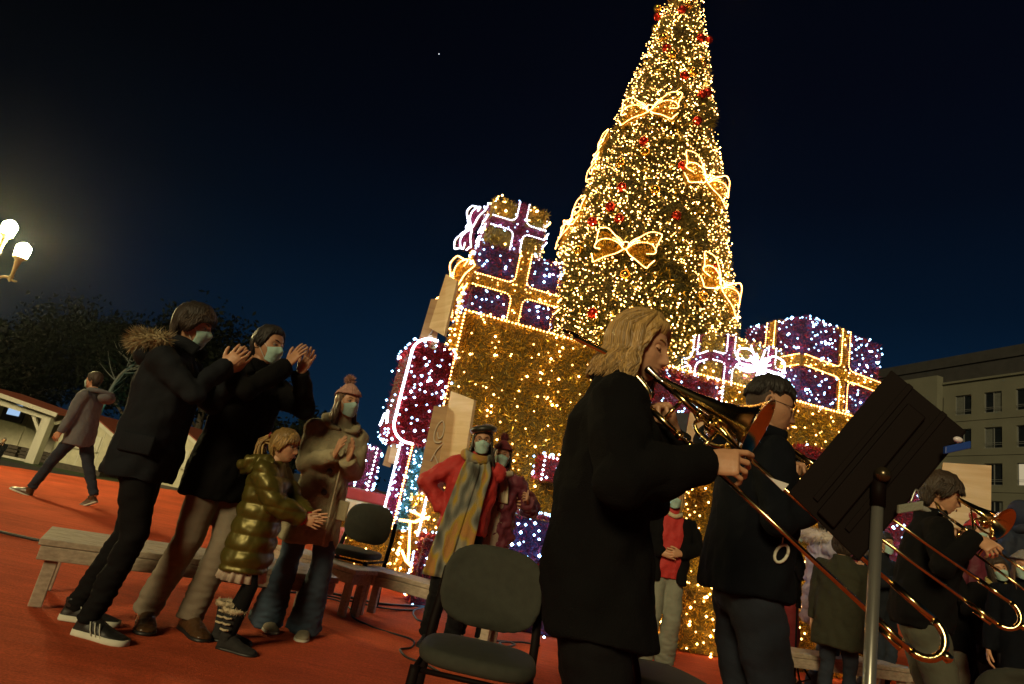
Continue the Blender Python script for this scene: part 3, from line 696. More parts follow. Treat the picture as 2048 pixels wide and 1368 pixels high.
# rear garland strip of the left flank, lower left yellow box, steps
def stack(px_bl, px_br, px_tl, back, **kw):
    bl = PFRONT(*px_bl, back); br = PFRONT(*px_br, back); tl = PFRONT(*px_tl, back)
    w = np.linalg.norm((br - bl)[:2]); return bl, w, tl[2] - bl[2]
bl, w, hh = stack((931, 624), (1101, 662), (966, 483), .12)
g2b = A(bl[0], bl[1], GH + .02)
g2 = present('red present with gold ribbons and cool bulbs on the golden box', g2b, GE, w, .75, hh, M_tin_redcool, M_back_redcool, E_cool, 80, True, M_tin_gold, M_back_gold, (.53,), (.46,), .15, E_rope, edges=())
bl, w, hh = stack((974, 478), (1078, 505), (990, 396), .2)
g3b = A(bl[0] + .0, bl[1], g2b[2] + (stack((931, 624), (1101, 662), (966, 483), .12)[2]) + .02)
tl3 = PFRONT(988, 392, .2)
present('small gold present with magenta ribbons on top of the stack', g3b, GE, w * 1.02, .6, tl3[2] - g3b[2], M_tin_green, M_back_gold, E_warm, 60, True, M_tin_pink, M_back_pink, (.52,), (.48,), .13, E_rcool, rbulbs=E_cool)
# right: the large red present with gold ribbons, turned with one edge to the viewer
rc = PFRONT(1597, 803, .25); re_ = nrm(A(.92, .36, 0))
top = PFRONT(1604, 632, .25)
rr_ = onp(1752, 850, rc, A(-re_[1], re_[0], 0))
present('large red present with gold ribbons, its edge towards the viewer, on the right', A(rc[0], rc[1], GH + .02), re_, np.linalg.norm((rr_ - rc)[:2]), 1.15, top[2] - GH, M_tin_redcool, M_back_redcool, E_cool, 85, True, M_tin_gold, M_back_gold, (.50,), (.50,), .16, E_rope)
ml = PFRONT(1418, 752, .28); mr = PFRONT(1560, 790, .28); mt = PFRONT(1445, 672, .28)
present('olive gold present with a white starburst bow, beside the large red one', A(ml[0], ml[1], GH + .02), GE, np.linalg.norm((mr - ml)[:2]), .7, mt[2] - GH, M_tin_green, M_back_gold, E_warm, 60, True, M_tin_pink, M_back_pink, (.22, .8), (.52,), .12, E_rcool, rbulbs=E_cool)
# the starburst bow on it
sb = PFRONT(1512, 738, .12); t = thing('starburst_bow', 'bright white starburst bow light in front of the olive present', 'bow light', sb)
pts = []; rs = random.Random(9)
for i in range(17):
    an_ = i * 6.283 / 17 + rs.uniform(-.15, .15); L_ = rs.uniform(.16, .33)
    d = GE * math.cos(an_) + A(0, 0, 1) * math.sin(an_); pts.append(resample([sb - GN * .05, sb - GN * rs.uniform(.02, .2) + d * L_], .02))
for s in (1, -1):
    for dz in (1, -.5):
        lp_ = spline([(0, 0, 0), (s * .16, 0, .20 * dz), (s * .36, 0, .16 * dz), (s * .30, 0, -.02), (0, 0, 0)], 6); pts.append(resample(sb - GN * .1 + lp_[:, :1] * GE + lp_[:, 2:] * A(0, 0, 1), .022))
V, F = beads(np.concatenate(pts), .0145); build('rope_light', V, F, E_rcool, t, world=True, kind='stuff')
V, F = blades(np.repeat(sb[None], 260, 0) + rng.normal(size=(260, 3)) * .13, np.repeat(-GN[None], 260, 0), .07, .014, 1.5, rng); build('foil_fill', V, F, M_tin_pink, t, world=True, kind='stuff')
# bow on the left flank of the small top present
sb = PFRONT(958, 466, .3); t = thing('flank_bow', 'magenta bow outlined in cool rope light on the left of the top present', 'bow light', sb)
bow(0, 0, 0, '', 1.3, t, E_rcool, M_tin_pink, sb, nrm(A(-.75, -.65, 0)), .62)
sb = PFRONT(926, 585, .1); t = thing('flank_bow', 'gold bow outlined in warm rope light on the left of the red present', 'bow light', sb)
bow(0, 0, 0, '', 1.25, t, E_rope, M_tin_gold, sb, nrm(A(-.75, -.65, 0)), .8)
# hung on the front of the golden box: a red panel present with white edges, top right of the middle
q0 = PFRONT(1290, 826, -.22); q1 = PFRONT(1432, 862, -.22); q2 = PFRONT(1300, 728, -.22)
present('flat red tinsel present hung at the top of the golden box front', A(q0[0], q0[1], q0[2]), GE, np.linalg.norm((q1 - q0)[:2]), .2, q2[2] - q0[2], M_tin_red, M_back_red, E_cool, 70, edges=('rf',), edge_rope=E_rcool)
q0 = PFRONT(1080, 958, -.3); q1 = PFRONT(1118, 968, -.3); q2 = PFRONT(1086, 912, -.3)
present('tiny red present on the golden box front beside the burgundy hat', q0, GE, np.linalg.norm((q1 - q0)[:2]) + .15, .28, q2[2] - q0[2], M_tin_red, M_back_red, E_cool, 60, edges=('tf', 'lf'), edge_rope=E_rcool)
q0 = PFRONT(1606, 940, -.3); q2 = PFRONT(1612, 890, -.3)
present('tiny red present on the golden box front next to the music desk', q0, GE, .32, .28, q2[2] - q0[2], M_tin_red, M_back_red, E_cool, 20)
# on the carpet in front: red present with gold ribbon behind the burgundy hat
p0 = atz(1010, 1262); p0 = A(.95, 6.05, 0)
present('red present with a gold ribbon on the carpet behind the burgundy hat', A(.30, 6.15, 0), nrm(A(1, .12, 0)), 1.35, .75, 1.02, M_tin_redcool, M_back_redcool, E_cool, 60, True, M_tin_gold, M_back_gold, (), (.42,), .17, E_rope)
present('low golden tinsel box on the carpet behind the crowd', A(2.35, 7.0, 0), nrm(A(1, .2, 0)), 2.6, .5, .62, M_tin_gold, M_back_gold, E_warm, 60)
# left flank
q = atz(836, 1214)
present('narrow red tinsel present on the carpet beside the front bench', A(q[0] - .10, q[1], 0), nrm(A(1, .1, 0)), .55, .5, .62, M_tin_red, M_back_red, E_cool, 60)
present('yellow present with a rope light tree outline behind the benches', A(-.66, 6.95, 0), nrm(A(1, .15, 0)), .74, .5, 1.0, M_tin_gold, M_back_gold, E_warm, 70, edges=())
present('low yellow tinsel box behind the empty chair', A(-1.62, 7.55, 0), nrm(A(1, .1, 0)), 1.2, .7, .60, M_tin_gold, M_back_gold, E_warm, 40)
yp = A(-.62, 6.86, 0); t = thing('light_outline', 'white hot rope light figure on the yellow present behind the benches', 'rope light', yp + A(.3, 0, .1))
pl = [[(800, 1040), (830, 1044), (858, 1034)], [(822, 1022), (856, 1038)], [(820, 1048), (818, 1100), (816, 1120)], [(804, 1102), (812, 1122), (826, 1136), (818, 1150)], [(799, 1096), (794, 1106)], [(814, 1185), (811, 1196)]]
pts = [resample(np.array([onp(x, y, yp, A(.15, -1, 0)) for x, y in s]), .02) for s in pl]
V, F = beads(np.concatenate(pts), .017); tb_ = build('rope_light', V, F, E_rope, t, world=True, kind='stuff')
mb = MB()
for s in pl: mb.tube(np.array([onp(x, y, yp + A(0, .03, 0), A(.15, -1, 0)) for x, y in s]), .012, 6)
mb.build('wire_frame', M_back_gold, t, world=True)
stp = thing('platform_step', 'pale wooden step with a red tread in front of the blue present post', 'step', (-1.2, 7.75, 0))
MB().rbox((-1.75, 7.35, .62), (-.62, 7.50, .80), .01).build('board', M_white, stp, world=True)
MB().rbox((-1.80, 7.42, .805), (-1.0, 7.95, .93), .02).build('tread', mat('dusty red cloth', (.36, .05, .06), .9), stp, world=True)
MB().rbox((-1.62, 7.0, .0), (-1.35, 7.3, .5), .02).build('block', mat('pink cloth block', (.55, .16, .14), .9), stp, world=True)
# letter box of tinsel on a striped post
def rprism(o, e, nn, w, d, h, r, m=10):
    a = np.linspace(0, 2 * np.pi, 4 * m, endpoint=False); ring = []
    for k in range(4 * m):
        c, s = math.cos(a[k]), math.sin(a[k]); ring.append(((w / 2 - r) * np.sign(c) * (abs(c) > 1e-6) + r * c, (h / 2 - r) * np.sign(s) * (abs(s) > 1e-6) + r * s))
    return np.array(ring)
LE = nrm(A(.95, .30, 0)); LN = A(-LE[1], LE[0], 0)
lbx = thing('tinsel_letterbox', 'rounded red tinsel letterbox with white rope edges on a blue striped post', 'letterbox', (-.98, 7.2, 0))
ring = rprism(None, None, None, .50, .5, 1.18, .20)
cx, cz = at(806, 772, 6.95)[0], at(806, 772, 6.95)[2]; C0 = A(cx, 6.95, cz) + LE * .25
def lbpt(r2, dep): return C0 + r2[:, :1] * LE + r2[:, 1:] * A(0, 0, 1) + LN * dep
V, F = loft([lbpt(ring * .97, .0), lbpt(ring, .03), lbpt(ring, .82), lbpt(ring * .97, .85)]); build('body', V, F, M_back_red, lbx, world=True)
rg = np.random.default_rng(4); k = 5200
uv = rg.uniform(-.5, .5, (k * 2, 2)) * A(.50, 1.18)
ok = ~((abs(uv[:, 0]) > .05) & (abs(uv[:, 1]) > .39) & (np.hypot(abs(uv[:, 0]) - .05, abs(uv[:, 1]) - .39) > .20)); uv = uv[ok][:k]
Pf = lbpt(uv, 0); Nf = np.repeat(-LN[None], len(Pf), 0)
th = rg.integers(0, len(ring), 5200); fr_ = rg.random((5200, 1)); rp_ = ring[th] * (1 - fr_) + ring[(th + 1) % len(ring)] * fr_; dep = rg.uniform(0, .85, 5200)
Ps_ = C0 + rp_[:, :1] * LE + rp_[:, 1:] * A(0, 0, 1) + LN * dep[:, None]; Nsd = nrm(LE)[None] * np.sign(rp_[:, :1]) + A(0, 0, 1)[None] * (rp_[:, 1:] / .6)
V, F = blades(np.concatenate([Pf, Ps_]), np.concatenate([Nf, Nsd]), .06, .011, .9, rg); build('tinsel', V, F, M_tin_red, lbx, world=True, kind='stuff')
bs = np.concatenate([Pf[:70] - LN * .05, Ps_[:90] + Nsd[:90] * .05]); V, F = beads(bs, rg.uniform(.010, .018, len(bs))); build('bulbs', V, F, E_cool, lbx, world=True, kind='stuff')
lft = [i for i in range(len(ring)) if ring[i, 0] < .02]
o_ = lbpt(ring[lft] * 1.02, -.04); o_ = o_[np.argsort(-ring[lft][:, 1])]
sl_ = [resample(o_, .02)] + [resample(C0 - LE * .31 + LN * a_ + A(0, 0, z_) + np.array([[0, 0, 0], [0, 0, .0]]) + np.outer([0, 1], LN * .14 + A(0, 0, dz_)), .022) for a_, z_, dz_ in ((.35, .38, .02), (.45, -.30, -.12), (.12, -.42, .14))]
V, F = beads(np.concatenate(sl_), .0175); build('rope_light', V, F, E_rcool, lbx, world=True, kind='stuff')
# its post: magenta borders, cyan middle
LE = nrm(A(.86, -.5, 0)); LN = A(-LE[1], LE[0], 0)
for nm, x0, x1, fo, ba in (('post_border', -.26, -.08, M_tin_pink, M_back_pink), ('post_panel', -.08, .10, M_tin_cyan, M_back_cyan), ('post_border', .10, .26, M_tin_pink, M_back_pink)):
    pc = at(828, 960, 7.2); zt_ = cz - .6; o_ = A(pc[0], 7.15, .6)
    M = (np.stack([LE, LN, A(0, 0, 1)], 1), o_)
    p_ = MB().rbox((x0 + .004, 0 if fo is M_tin_cyan else .02, 0), (x1 - .004, .28, zt_ - .6), .01, M).build(nm, ba, lbx, world=True)
    nn_ = int(2600 * (x1 - x0 + .28) * zt_); xx = rg.uniform(x0, x1 + .0, nn_); zz_ = rg.uniform(0, zt_ - .6, nn_)
    PP = o_ + xx[:, None] * LE + zz_[:, None] * A(0, 0, 1); V, F = blades(PP, np.repeat(-LN[None], nn_, 0), .05, .011, .9, rg); build('tinsel', V, F, fo, p_, world=True, kind='stuff')
    nbb = 36; xx = rg.uniform(x0, x1, nbb); zz_ = rg.uniform(0, zt_ - .6, nbb); V, F = beads(o_ + xx[:, None] * LE + zz_[:, None] * A(0, 0, 1) - LN * .05, .012); build('bulbs', V, F, E_cool, p_, world=True, kind='stuff')
    ed = x0 if x0 < -.2 else (x1 if x1 > .2 else None)
    if ed is not None: V, F = beads(resample([o_ + LE * ed - LN * .05, o_ + LE * ed - LN * .05 + A(0, 0, zt_ - .6)], .026), .015); build('rope_light', V, F, E_rcool, p_, world=True, kind='stuff')
    else:
        V, F = beads(resample([o_ + LE * x0 - LN * .06, o_ + LE * x0 - LN * .06 + A(0, 0, zt_ - .6)], .03), .013); build('rope_light', V, F, E_rope, p_, world=True, kind='stuff')
present('small magenta present with white rope edges left of the striped post', A(-1.72, 7.55, .94), nrm(A(1, .1, 0)), .42, .4, .48, M_tin_pink, M_back_pink, E_cool, 90, edges=('tf', 'lf', 'rf'), edge_rope=E_rcool)
q0 = PFRONT(1852, 1010, .1)
present('red tinsel present behind the trombonist by the tall wooden panel', A(4.05, 6.9, .9), nrm(A(1, .1, 0)), .9, .5, 1.25, M_tin_red, M_back_red, E_cool, 80)
# --- plywood advent doors fixed round the pile, each with an opened leaf
def glyph(path, f, r, name, m, parent):
    mb = MB()
    for p in path: mb.tube(np.array([f(*q) for q in spline([(x, y, 0) for x, y in p], 6)[:, :2]]), r, 6, flat=.4)
    return mb.build(name, m, parent, True, True)
def door(label, quad, Y, leaf=None, leafY=None, glyphs=None, mat_=None, lmat=None, th=.03, gr=.016):
    """quad: four picture points of the panel; leaf: the opened leaf hinged to it"""
    c = [at(x, y, yy) for (x, y), yy in zip(quad, Y)]
    t = thing('advent_door', label, 'wooden panel', np.mean(c, 0), 0)
    def slab4(c, name, m):
        n = nrm(np.cross(c[1] - c[0], c[3] - c[0])); n = n if n[1] > 0 else -n; V = list(c) + [p + n * th for p in c]
        build(name, V, [(0, 1, 2, 3), (7, 6, 5, 4), (0, 4, 5, 1), (1, 5, 6, 2), (2, 6, 7, 3), (3, 7, 4, 0)], m, t, world=True); return n
    n = slab4(c, 'panel', mat_ or M_plyd)
    if leaf: slab4([at(x, y, yy) for (x, y), yy in zip(leaf, leafY)], 'door_leaf', lmat or M_ply)
    if glyphs:
        f = lambda u, v: (c[0] * (1 - u) + c[1] * u) * (1 - v) + (c[3] * (1 - u) + c[2] * u) * v - n * .008
        glyph(glyphs, f, gr, 'painted_number', M_print, t)
    return t
TWO = [[(.50, .38), (.62, .46), (.78, .42), (.80, .30), (.66, .22), (.45, .28), (.36, .40), (.42, .50), (.60, .52), (.78, .5)], [(.95, .50), (.62, .62), (.42, .78)], [(.42, .78), (.52, .70), (.66, .74), (.85, .82), (.98, .74)]]
door('advent door with a painted 2 and an open pale leaf beside the red coat', [(868, 812), (902, 812), (880, 960), (838, 950)], [6.55, 6.55, 6.5, 6.5], [(902, 782), (948, 800), (925, 945), (872, 930)], [6.55, 6.15, 6.15, 6.55], TWO)
door('advent door with an open pale leaf high on the left of the pile', [(862, 598), (880, 598), (872, 700), (835, 690)], [7.0, 7.0, 7.0, 7.0], [(892, 548), (914, 562), (888, 672), (858, 655)], [6.95, 6.7, 6.7, 6.95], [[(.75, .35), (.5, .5), (.7, .62), (.35, .85)], [(.35, .85), (.65, .75), (.95, .9)]])
door('small advent door lit from inside under the letterbox', [(776, 892), (796, 884), (780, 935), (765, 930)], [7.5, 7.5, 7.5, 7.5], [(784, 886), (806, 884), (792, 930), (776, 924)], [7.45, 7.35, 7.35, 7.45])
RINGS = [[(.55 + .3 * math.cos(t_), .75 + .13 * math.sin(t_)) for t_ in np.linspace(0, 6.28, 12)], [(.55 + .18 * math.cos(t_), .75 + .08 * math.sin(t_)) for t_ in np.linspace(0, 6.28, 12)], [(.7, .55), (.9, .5), (.8, .42), (.6, .5)], [(.8, .62), (.95, .58)]]
door('dark slate board with a white ring drawing and a plywood leaf behind the trombone', [(1312, 818), (1378, 828), (1362, 925), (1296, 915)], [6.9, 6.9, 6.9, 6.9], [(1380, 824), (1432, 842), (1412, 925), (1362, 925)], [6.88, 6.6, 6.6, 6.88], RINGS, M_chalk, None, .03, .012)
door('tall pale plywood panel at the right end of the pile', [(1886, 925), (1983, 931), (1981, 1130), (1870, 1120)], [7.2, 7.0, 7.0, 7.2], mat_=M_ply)

# ------------------------------------------------------------------ people
SKIN = mat('warm skin', (.52, .28, .16), .5, var=.10, vscale=22, bump=.08, bscale=150)
SKIN2 = mat('olive skin', (.44, .235, .135), .5, var=.10, vscale=22, bump=.08, bscale=150)
M_lip = mat('lip skin', (.40, .15, .12), .45); M_eyew = mat('eye white', (.36, .33, .29), .3); M_iris = mat('dark iris', (.03, .018, .01), .15)
M_mask = mat('pale green surgical mask', (.36, .55, .50), .8, var=.06, vscale=30, bump=.15, bscale=300)
M_loop = mat('white elastic', (.6, .6, .55), .7)
H_dark = mat('dark brown hair', (.030, .018, .010), .6, island=.5, var=.2, bump=.8, bscale=90, stretch=(1, 1, .15)); H_black = mat('black hair', (.011, .009, .008), .6, island=.5, bump=.8, bscale=90, stretch=(1, 1, .15))
H_blond = mat('dark blond hair', (.36, .225, .075), .42, island=.45, var=.25, vscale=30, bump=.8, bscale=90, stretch=(1, 1, .15)); H_brown = mat('chestnut hair', (.12, .065, .03), .42, island=.5, var=.25, bump=.8, bscale=90, stretch=(1, 1, .15))
H_grey = mat('grey hair', (.20, .18, .16), .5, island=.4, bump=.8, bscale=90, stretch=(1, 1, .15))
C_navy = mat('navy parka cloth', (.008, .010, .014), .85, var=.2, bump=.3, bscale=200, spec=.2); C_black = mat('black wool', (.005, .005, .0055), .95, var=.15, bump=.5, bscale=260, spec=.12)
C_blue = mat('midnight wool', (.005, .0065, .010), .95, var=.15, bump=.5, bscale=260, spec=.12)
C_jean = mat('dark denim', (.014, .021, .036), .9, var=.3, vscale=9, bump=.4, bscale=350); C_jeanl = mat('worn blue denim', (.05, .085, .13), .85, var=.35, vscale=7, bump=.4, bscale=350)
C_blackt = mat('black trousers', (.006, .006, .007), .9, spec=.15, var=.2, bump=.3, bscale=250); C_tan = mat('taupe chino cloth', (.22, .18, .13), .85, var=.12, bump=.3, bscale=250)
C_olive = mat('metallic olive puffer', (.11, .092, .018), .40, .45, var=.12, vscale=9, bump=.10, bscale=30); C_camel = mat('camel teddy wool', (.38, .33, .20), .95, var=.18, vscale=18, bump=.9, bscale=150, sheen=.1)
C_red = mat('red down jacket', (.42, .025, .022), .75, var=.14, vscale=9, bump=.35, bscale=40); C_burg = mat('burgundy quilt', (.10, .012, .025), .7, var=.15, vscale=9, bump=.3, bscale=60)
C_beige = mat('beige knit', (.36, .29, .22), .9, var=.12, bump=.7, bscale=120); C_green = mat('dark olive cotton coat', (.022, .023, .010), .9, var=.18, bump=.3, bscale=150)
C_grey = mat('grey wool coat', (.115, .12, .13), .9, var=.15, bump=.5, bscale=200); C_lilac = mat('pale lilac quilt', (.33, .31, .40), .6, var=.1)
C_pale = mat('pale grey green trousers', (.20, .21, .165), .9, var=.15, bump=.3, bscale=200)
C_knit = mat('dusty pink knit', (.44, .24, .19), .95, var=.2, vscale=40, bump=.9, bscale=110); C_burgk = mat('burgundy knit', (.13, .018, .025), .95, var=.2, vscale=40, bump=.9, bscale=110)
C_felt = mat('dark leather beret', (.02, .022, .018), .4, var=.2); C_cream = mat('cream sherpa', (.55, .46, .30), .95, var=.15, vscale=40, bump=1, bscale=130)
S_black = mat('black shoe', (.012, .012, .012), .5); S_brown = mat('brown leather shoe', (.07, .035, .015), .3, var=.2); S_pale = mat('beige suede shoe', (.28, .25, .17), .8, var=.2)
S_sole = mat('pale rubber sole', (.60, .60, .50), .7); S_suede = mat('black suede boot', (.014, .013, .013), .9, var=.3, vscale=30)
FURM = mat('tawny fake fur', (.30, .24, .13), .6, island=.5, var=.2); FURW = mat('pale fur', (.5, .45, .42), .6, island=.4)
M_glass = mat('thin dark spectacle rim', (.02, .015, .012), .3)

def head_xyz(lon, lat, fem=0.0, smooth=False):
    """head surface in head space: x to the person's right, y forward, z up, origin mid-head, height .234 m"""
    lon = np.asarray(lon, float); lat = np.asarray(lat, float)
    dx = np.cos(lat) * np.sin(lon); dy = np.cos(lat) * np.cos(lon); dz = np.sin(lat)
    x = .0755 * dx; y = .0945 * dy; z = .117 * dz
    f = np.clip(dy * 2.2, 0, 1); f = f * f * (3 - 2 * f)
    t = np.clip(-z / .117, 0, 1)
    x = x * (1 - (.26 + .05 * fem) * t ** 1.5)
    y = np.where(y < 0, y * (1 - .42 * t) - .012 * np.clip(z / .117 + .35, 0, 1), y)
    y = np.where(y > 0, .0945 * np.sign(dy) * np.abs(y / .0945) ** .82, y)
    y = y + f * (.010 * np.exp(-((z + .096) / .022) ** 2 - (x / .028) ** 2) + .012 * t * (np.abs(x) < .05))
    if smooth: return np.stack([x, y, z], -1)
    ax = np.abs(x)
    y = y + f * (.004 * np.exp(-((z - .028) / .011) ** 2 - (x / .045) ** 2))
    y = y - f * (.0115 * np.exp(-((ax - .031) / .015) ** 2 - ((z - .008) / .012) ** 2))
    pr = np.interp(z, [-.056, -.047, -.040, -.031, -.012, .010, .028], [0, .007, .021, .0255, .016, .007, 0])
    sx = np.interp(z, [-.04, -.02, .02], [.0125, .009, .0075])
    y = y + f * (pr * np.exp(-(x / sx) ** 2) + .007 * np.exp(-((ax - .0135) / .006) ** 2 - ((z + .037) / .008) ** 2))
    y = y + f * (.007 * np.exp(-((z + .057) / .006) ** 2 - (x / .020) ** 2) + .0075 * np.exp(-((z + .070) / .007) ** 2 - (x / .018) ** 2))
    y = y - f * (.004 * np.exp(-((z + .0635) / .0025) ** 2 - (x / .022) ** 2) + .004 * np.exp(-((z + .083) / .006) ** 2 - (x / .02) ** 2))
    x = x + np.sign(x) * f * .003 * np.exp(-((z + .02) / .02) ** 2 - ((ax - .05) / .02) ** 2)
    return np.stack([x, y, z], -1)
def head_mesh(fem, nlon=60, nlat=64):
    s = np.linspace(-1, 1, nlon, endpoint=False); lon = np.pi * np.sign(s) * np.abs(s) ** 1.35
    lat = np.linspace(-1.50, 1.53, nlat); LO, LA = np.meshgrid(lon, lat)
    P = head_xyz(LO, LA, fem); return loft([P[i] for i in range(nlat)], True)
def ear(side):
    mb = MB(); a = np.linspace(-.4, 5.2, 14)
    rim = np.stack([np.zeros(14) + .006 * np.cos(a * .5), .017 * np.cos(a) - .004 * (np.sin(a) > 0), .031 * np.sin(a)], 1); rim[:, 0] += .006
    mb.tube(rim, np.r_[.004, np.full(12, .0055), .004], 6)
    mb.add(*sphere((.002, .002, -.002), 1, 10, 8, (.006, .015, .026)))
    V, F = mb.arr(); V[:, 0] += .068; V[:, 1] -= .008; V[:, 2] += -.004
    V[:, 1] -= (V[:, 0] - .068) * .8
    if side < 0: V[:, 0] *= -1
    return V, F
def rotm(yaw=0, pitch=0, roll=0):
    return np.array(Matrix.Rotation(yaw, 3, 'Z') @ Matrix.Rotation(pitch, 3, 'X') @ Matrix.Rotation(roll, 3, 'Y'))
def hand_mesh(side, Wp, d, n, curl=.35, spread=.07, s=1.0, thumb=(.75, .55, .25), thumb_curl=.25, fan=None, arm=None, vox=.0036):
    d = nrm(d); n = nrm(np.asarray(n, float) - np.dot(n, d) * d); t = np.cross(d, n) * (1 if side == 'R' else -1)
    Wp = A(*Wp); mb = MB(); a = np.linspace(0, 2 * np.pi, 12, endpoint=False)
    def ring(k, w, h, off=0): return Wp + s * (d * k + t * off + w * np.cos(a)[:, None] * t + h * np.sin(a)[:, None] * n)
    fa = nrm(arm) if arm is not None else d
    r0 = Wp - fa * .05 * s + s * (.026 * np.cos(a)[:, None] * t + .021 * np.sin(a)[:, None] * n)
    mb.loft([r0, ring(-.005, .027, .020), ring(.02, .034, .018, .003), ring(.055, .041, .0155, .002), ring(.085, .040, .013), ring(.098, .034, .009)])
    cu = curl if hasattr(curl, '__len__') else [curl] * 4
    def bend(v, ax, an): return v * math.cos(an) + np.cross(ax, v) * math.sin(an) + ax * np.dot(ax, v) * (1 - math.cos(an))
    ax = -t if np.dot(np.cross(-t, d), n) > 0 else t
    for i, (off, ln, r) in enumerate(((.031, .074, .0088), (.0105, .083, .0090), (-.0105, .076, .0086), (-.030, .060, .0076))):
        p = Wp + s * (d * (.086 - .004 * (i == 3)) + t * off); v = nrm(d + t * spread * (1.5 - i) * 2); pts = [p - v * .012 * s, p]
        for k, fr in enumerate((.46, .30, .24)):
            v = bend(v, ax, cu[i] * (1.0, 1.15, .8)[k]); m_ = pts[-1] + v * ln * fr * s * .5; pts += [m_, pts[-1] + v * ln * fr * s]
        rr = np.array([1.05, 1.08, .98, 1.02, .92, .95, .86, .62]) * r * s
        mb.tube(pts, rr, 8)
    p = Wp + s * (d * .022 + t * .026 + n * .006); v = nrm(thumb[0] * d + thumb[1] * t + thumb[2] * n); pts = [p - v * .01 * s, p]
    tax = nrm(np.cross(v, d * .6 + n * .5 - t * .9))
    for k, L_ in enumerate((.040, .032, .026)):
        m_ = pts[-1] + v * L_ * s * .5; pts += [m_, pts[-1] + v * L_ * s]; v = bend(v, tax, thumb_curl)
    mb.tube(pts, np.array([1.6, 1.55, 1.3, 1.1, 1.0, 1.05, .95, .66]) * .0095 * s, 8)
    V, F = mb.arr(); V, F, _ = remesh(V, F, vox * s, 2, .45); return V, F
def ik(a, b, l1, l2, hint):
    a, b = A(*a), A(*b); v = b - a; D = np.linalg.norm(v); D2 = min(D, (l1 + l2) * .999); u = v / D
    x = (l1 * l1 - l2 * l2 + D2 * D2) / (2 * D2); hgt = math.sqrt(max(l1 * l1 - x * x, 1e-6)); hh = A(*hint); hh = nrm(hh - hh.dot(u) * u)
    return a + u * x + hh * hgt, a + u * D2
def sring(c, hw, hd, n=28, e=2.5, ux=A(1, 0, 0), uy=A(0, 1, 0)):
    a = np.linspace(0, 2 * np.pi, n, endpoint=False); cx = np.sign(np.cos(a)) * np.abs(np.cos(a)) ** (2 / e); sy = np.sign(np.sin(a)) * np.abs(np.sin(a)) ** (2 / e)
    return A(*c) + hw * cx[:, None] * ux + hd * sy[:, None] * uy
def shoe(style, s, col, sole, root, c, yaw, ankle, lift=0.0, pitch=0.0):
    Rz = np.array(Matrix.Rotation(yaw, 3, 'Z') @ Matrix.Rotation(pitch, 3, 'X'))
    prof = [(-.075, .022, .030), (-.065, .034, .075), (-.03, .037, .088), (.02, .037, .092), (.06, .040, .072), (.11, .046, .052), (.155, .044, .042), (.185, .032, .034), (.198, .015, .024)]
    tall = dict(shoe=.11, sneaker=.11, boot=.24)[style]
    mb = MB(); a = np.linspace(0, np.pi, 11); rings = []
    for y, w, h in prof:
        w *= 1.08; x = w * np.cos(a); z = .018 + (h - .018) * np.sin(a) ** .75
        rings.append(np.stack([np.r_[x, x[::-1] * .98], np.full(22, y), np.r_[z, np.full(11, .016)]], 1))
    mb.loft(rings); mb.tube([(0, -.028, .05), (0, -.028, .09), (0, -.03, tall)], [.043, .046, .047 if style != 'boot' else .062], 14)
    V, F = mb.arr(); V, F, N_ = remesh(V, F, .006, 3)
    V += N_ * (.0012 * noise3(V, .03, 2))[:, None]
    T = lambda V: (V * s) @ Rz.T + A(*c) + A(0, 0, lift)
    up = build('shoe', T(V), F, col, root, True)
    mb = MB(); out = np.array([(w * 1.12 * sg, y) for sg in (1,) for y, w, h in prof] + [(-w * 1.12, y) for y, w, h in prof[::-1]])
    th = .028 if style == 'sneaker' else .017
    mb.loft([np.c_[out * (1, 1.0), np.full(len(out), .001)], np.c_[out * 1.02, np.full(len(out), .006)], np.c_[out * 1.0, np.full(len(out), th)]])
    V, F = mb.arr(); build('sole', T(V), F, sole, up, True)
    return up, T
class Person: pass
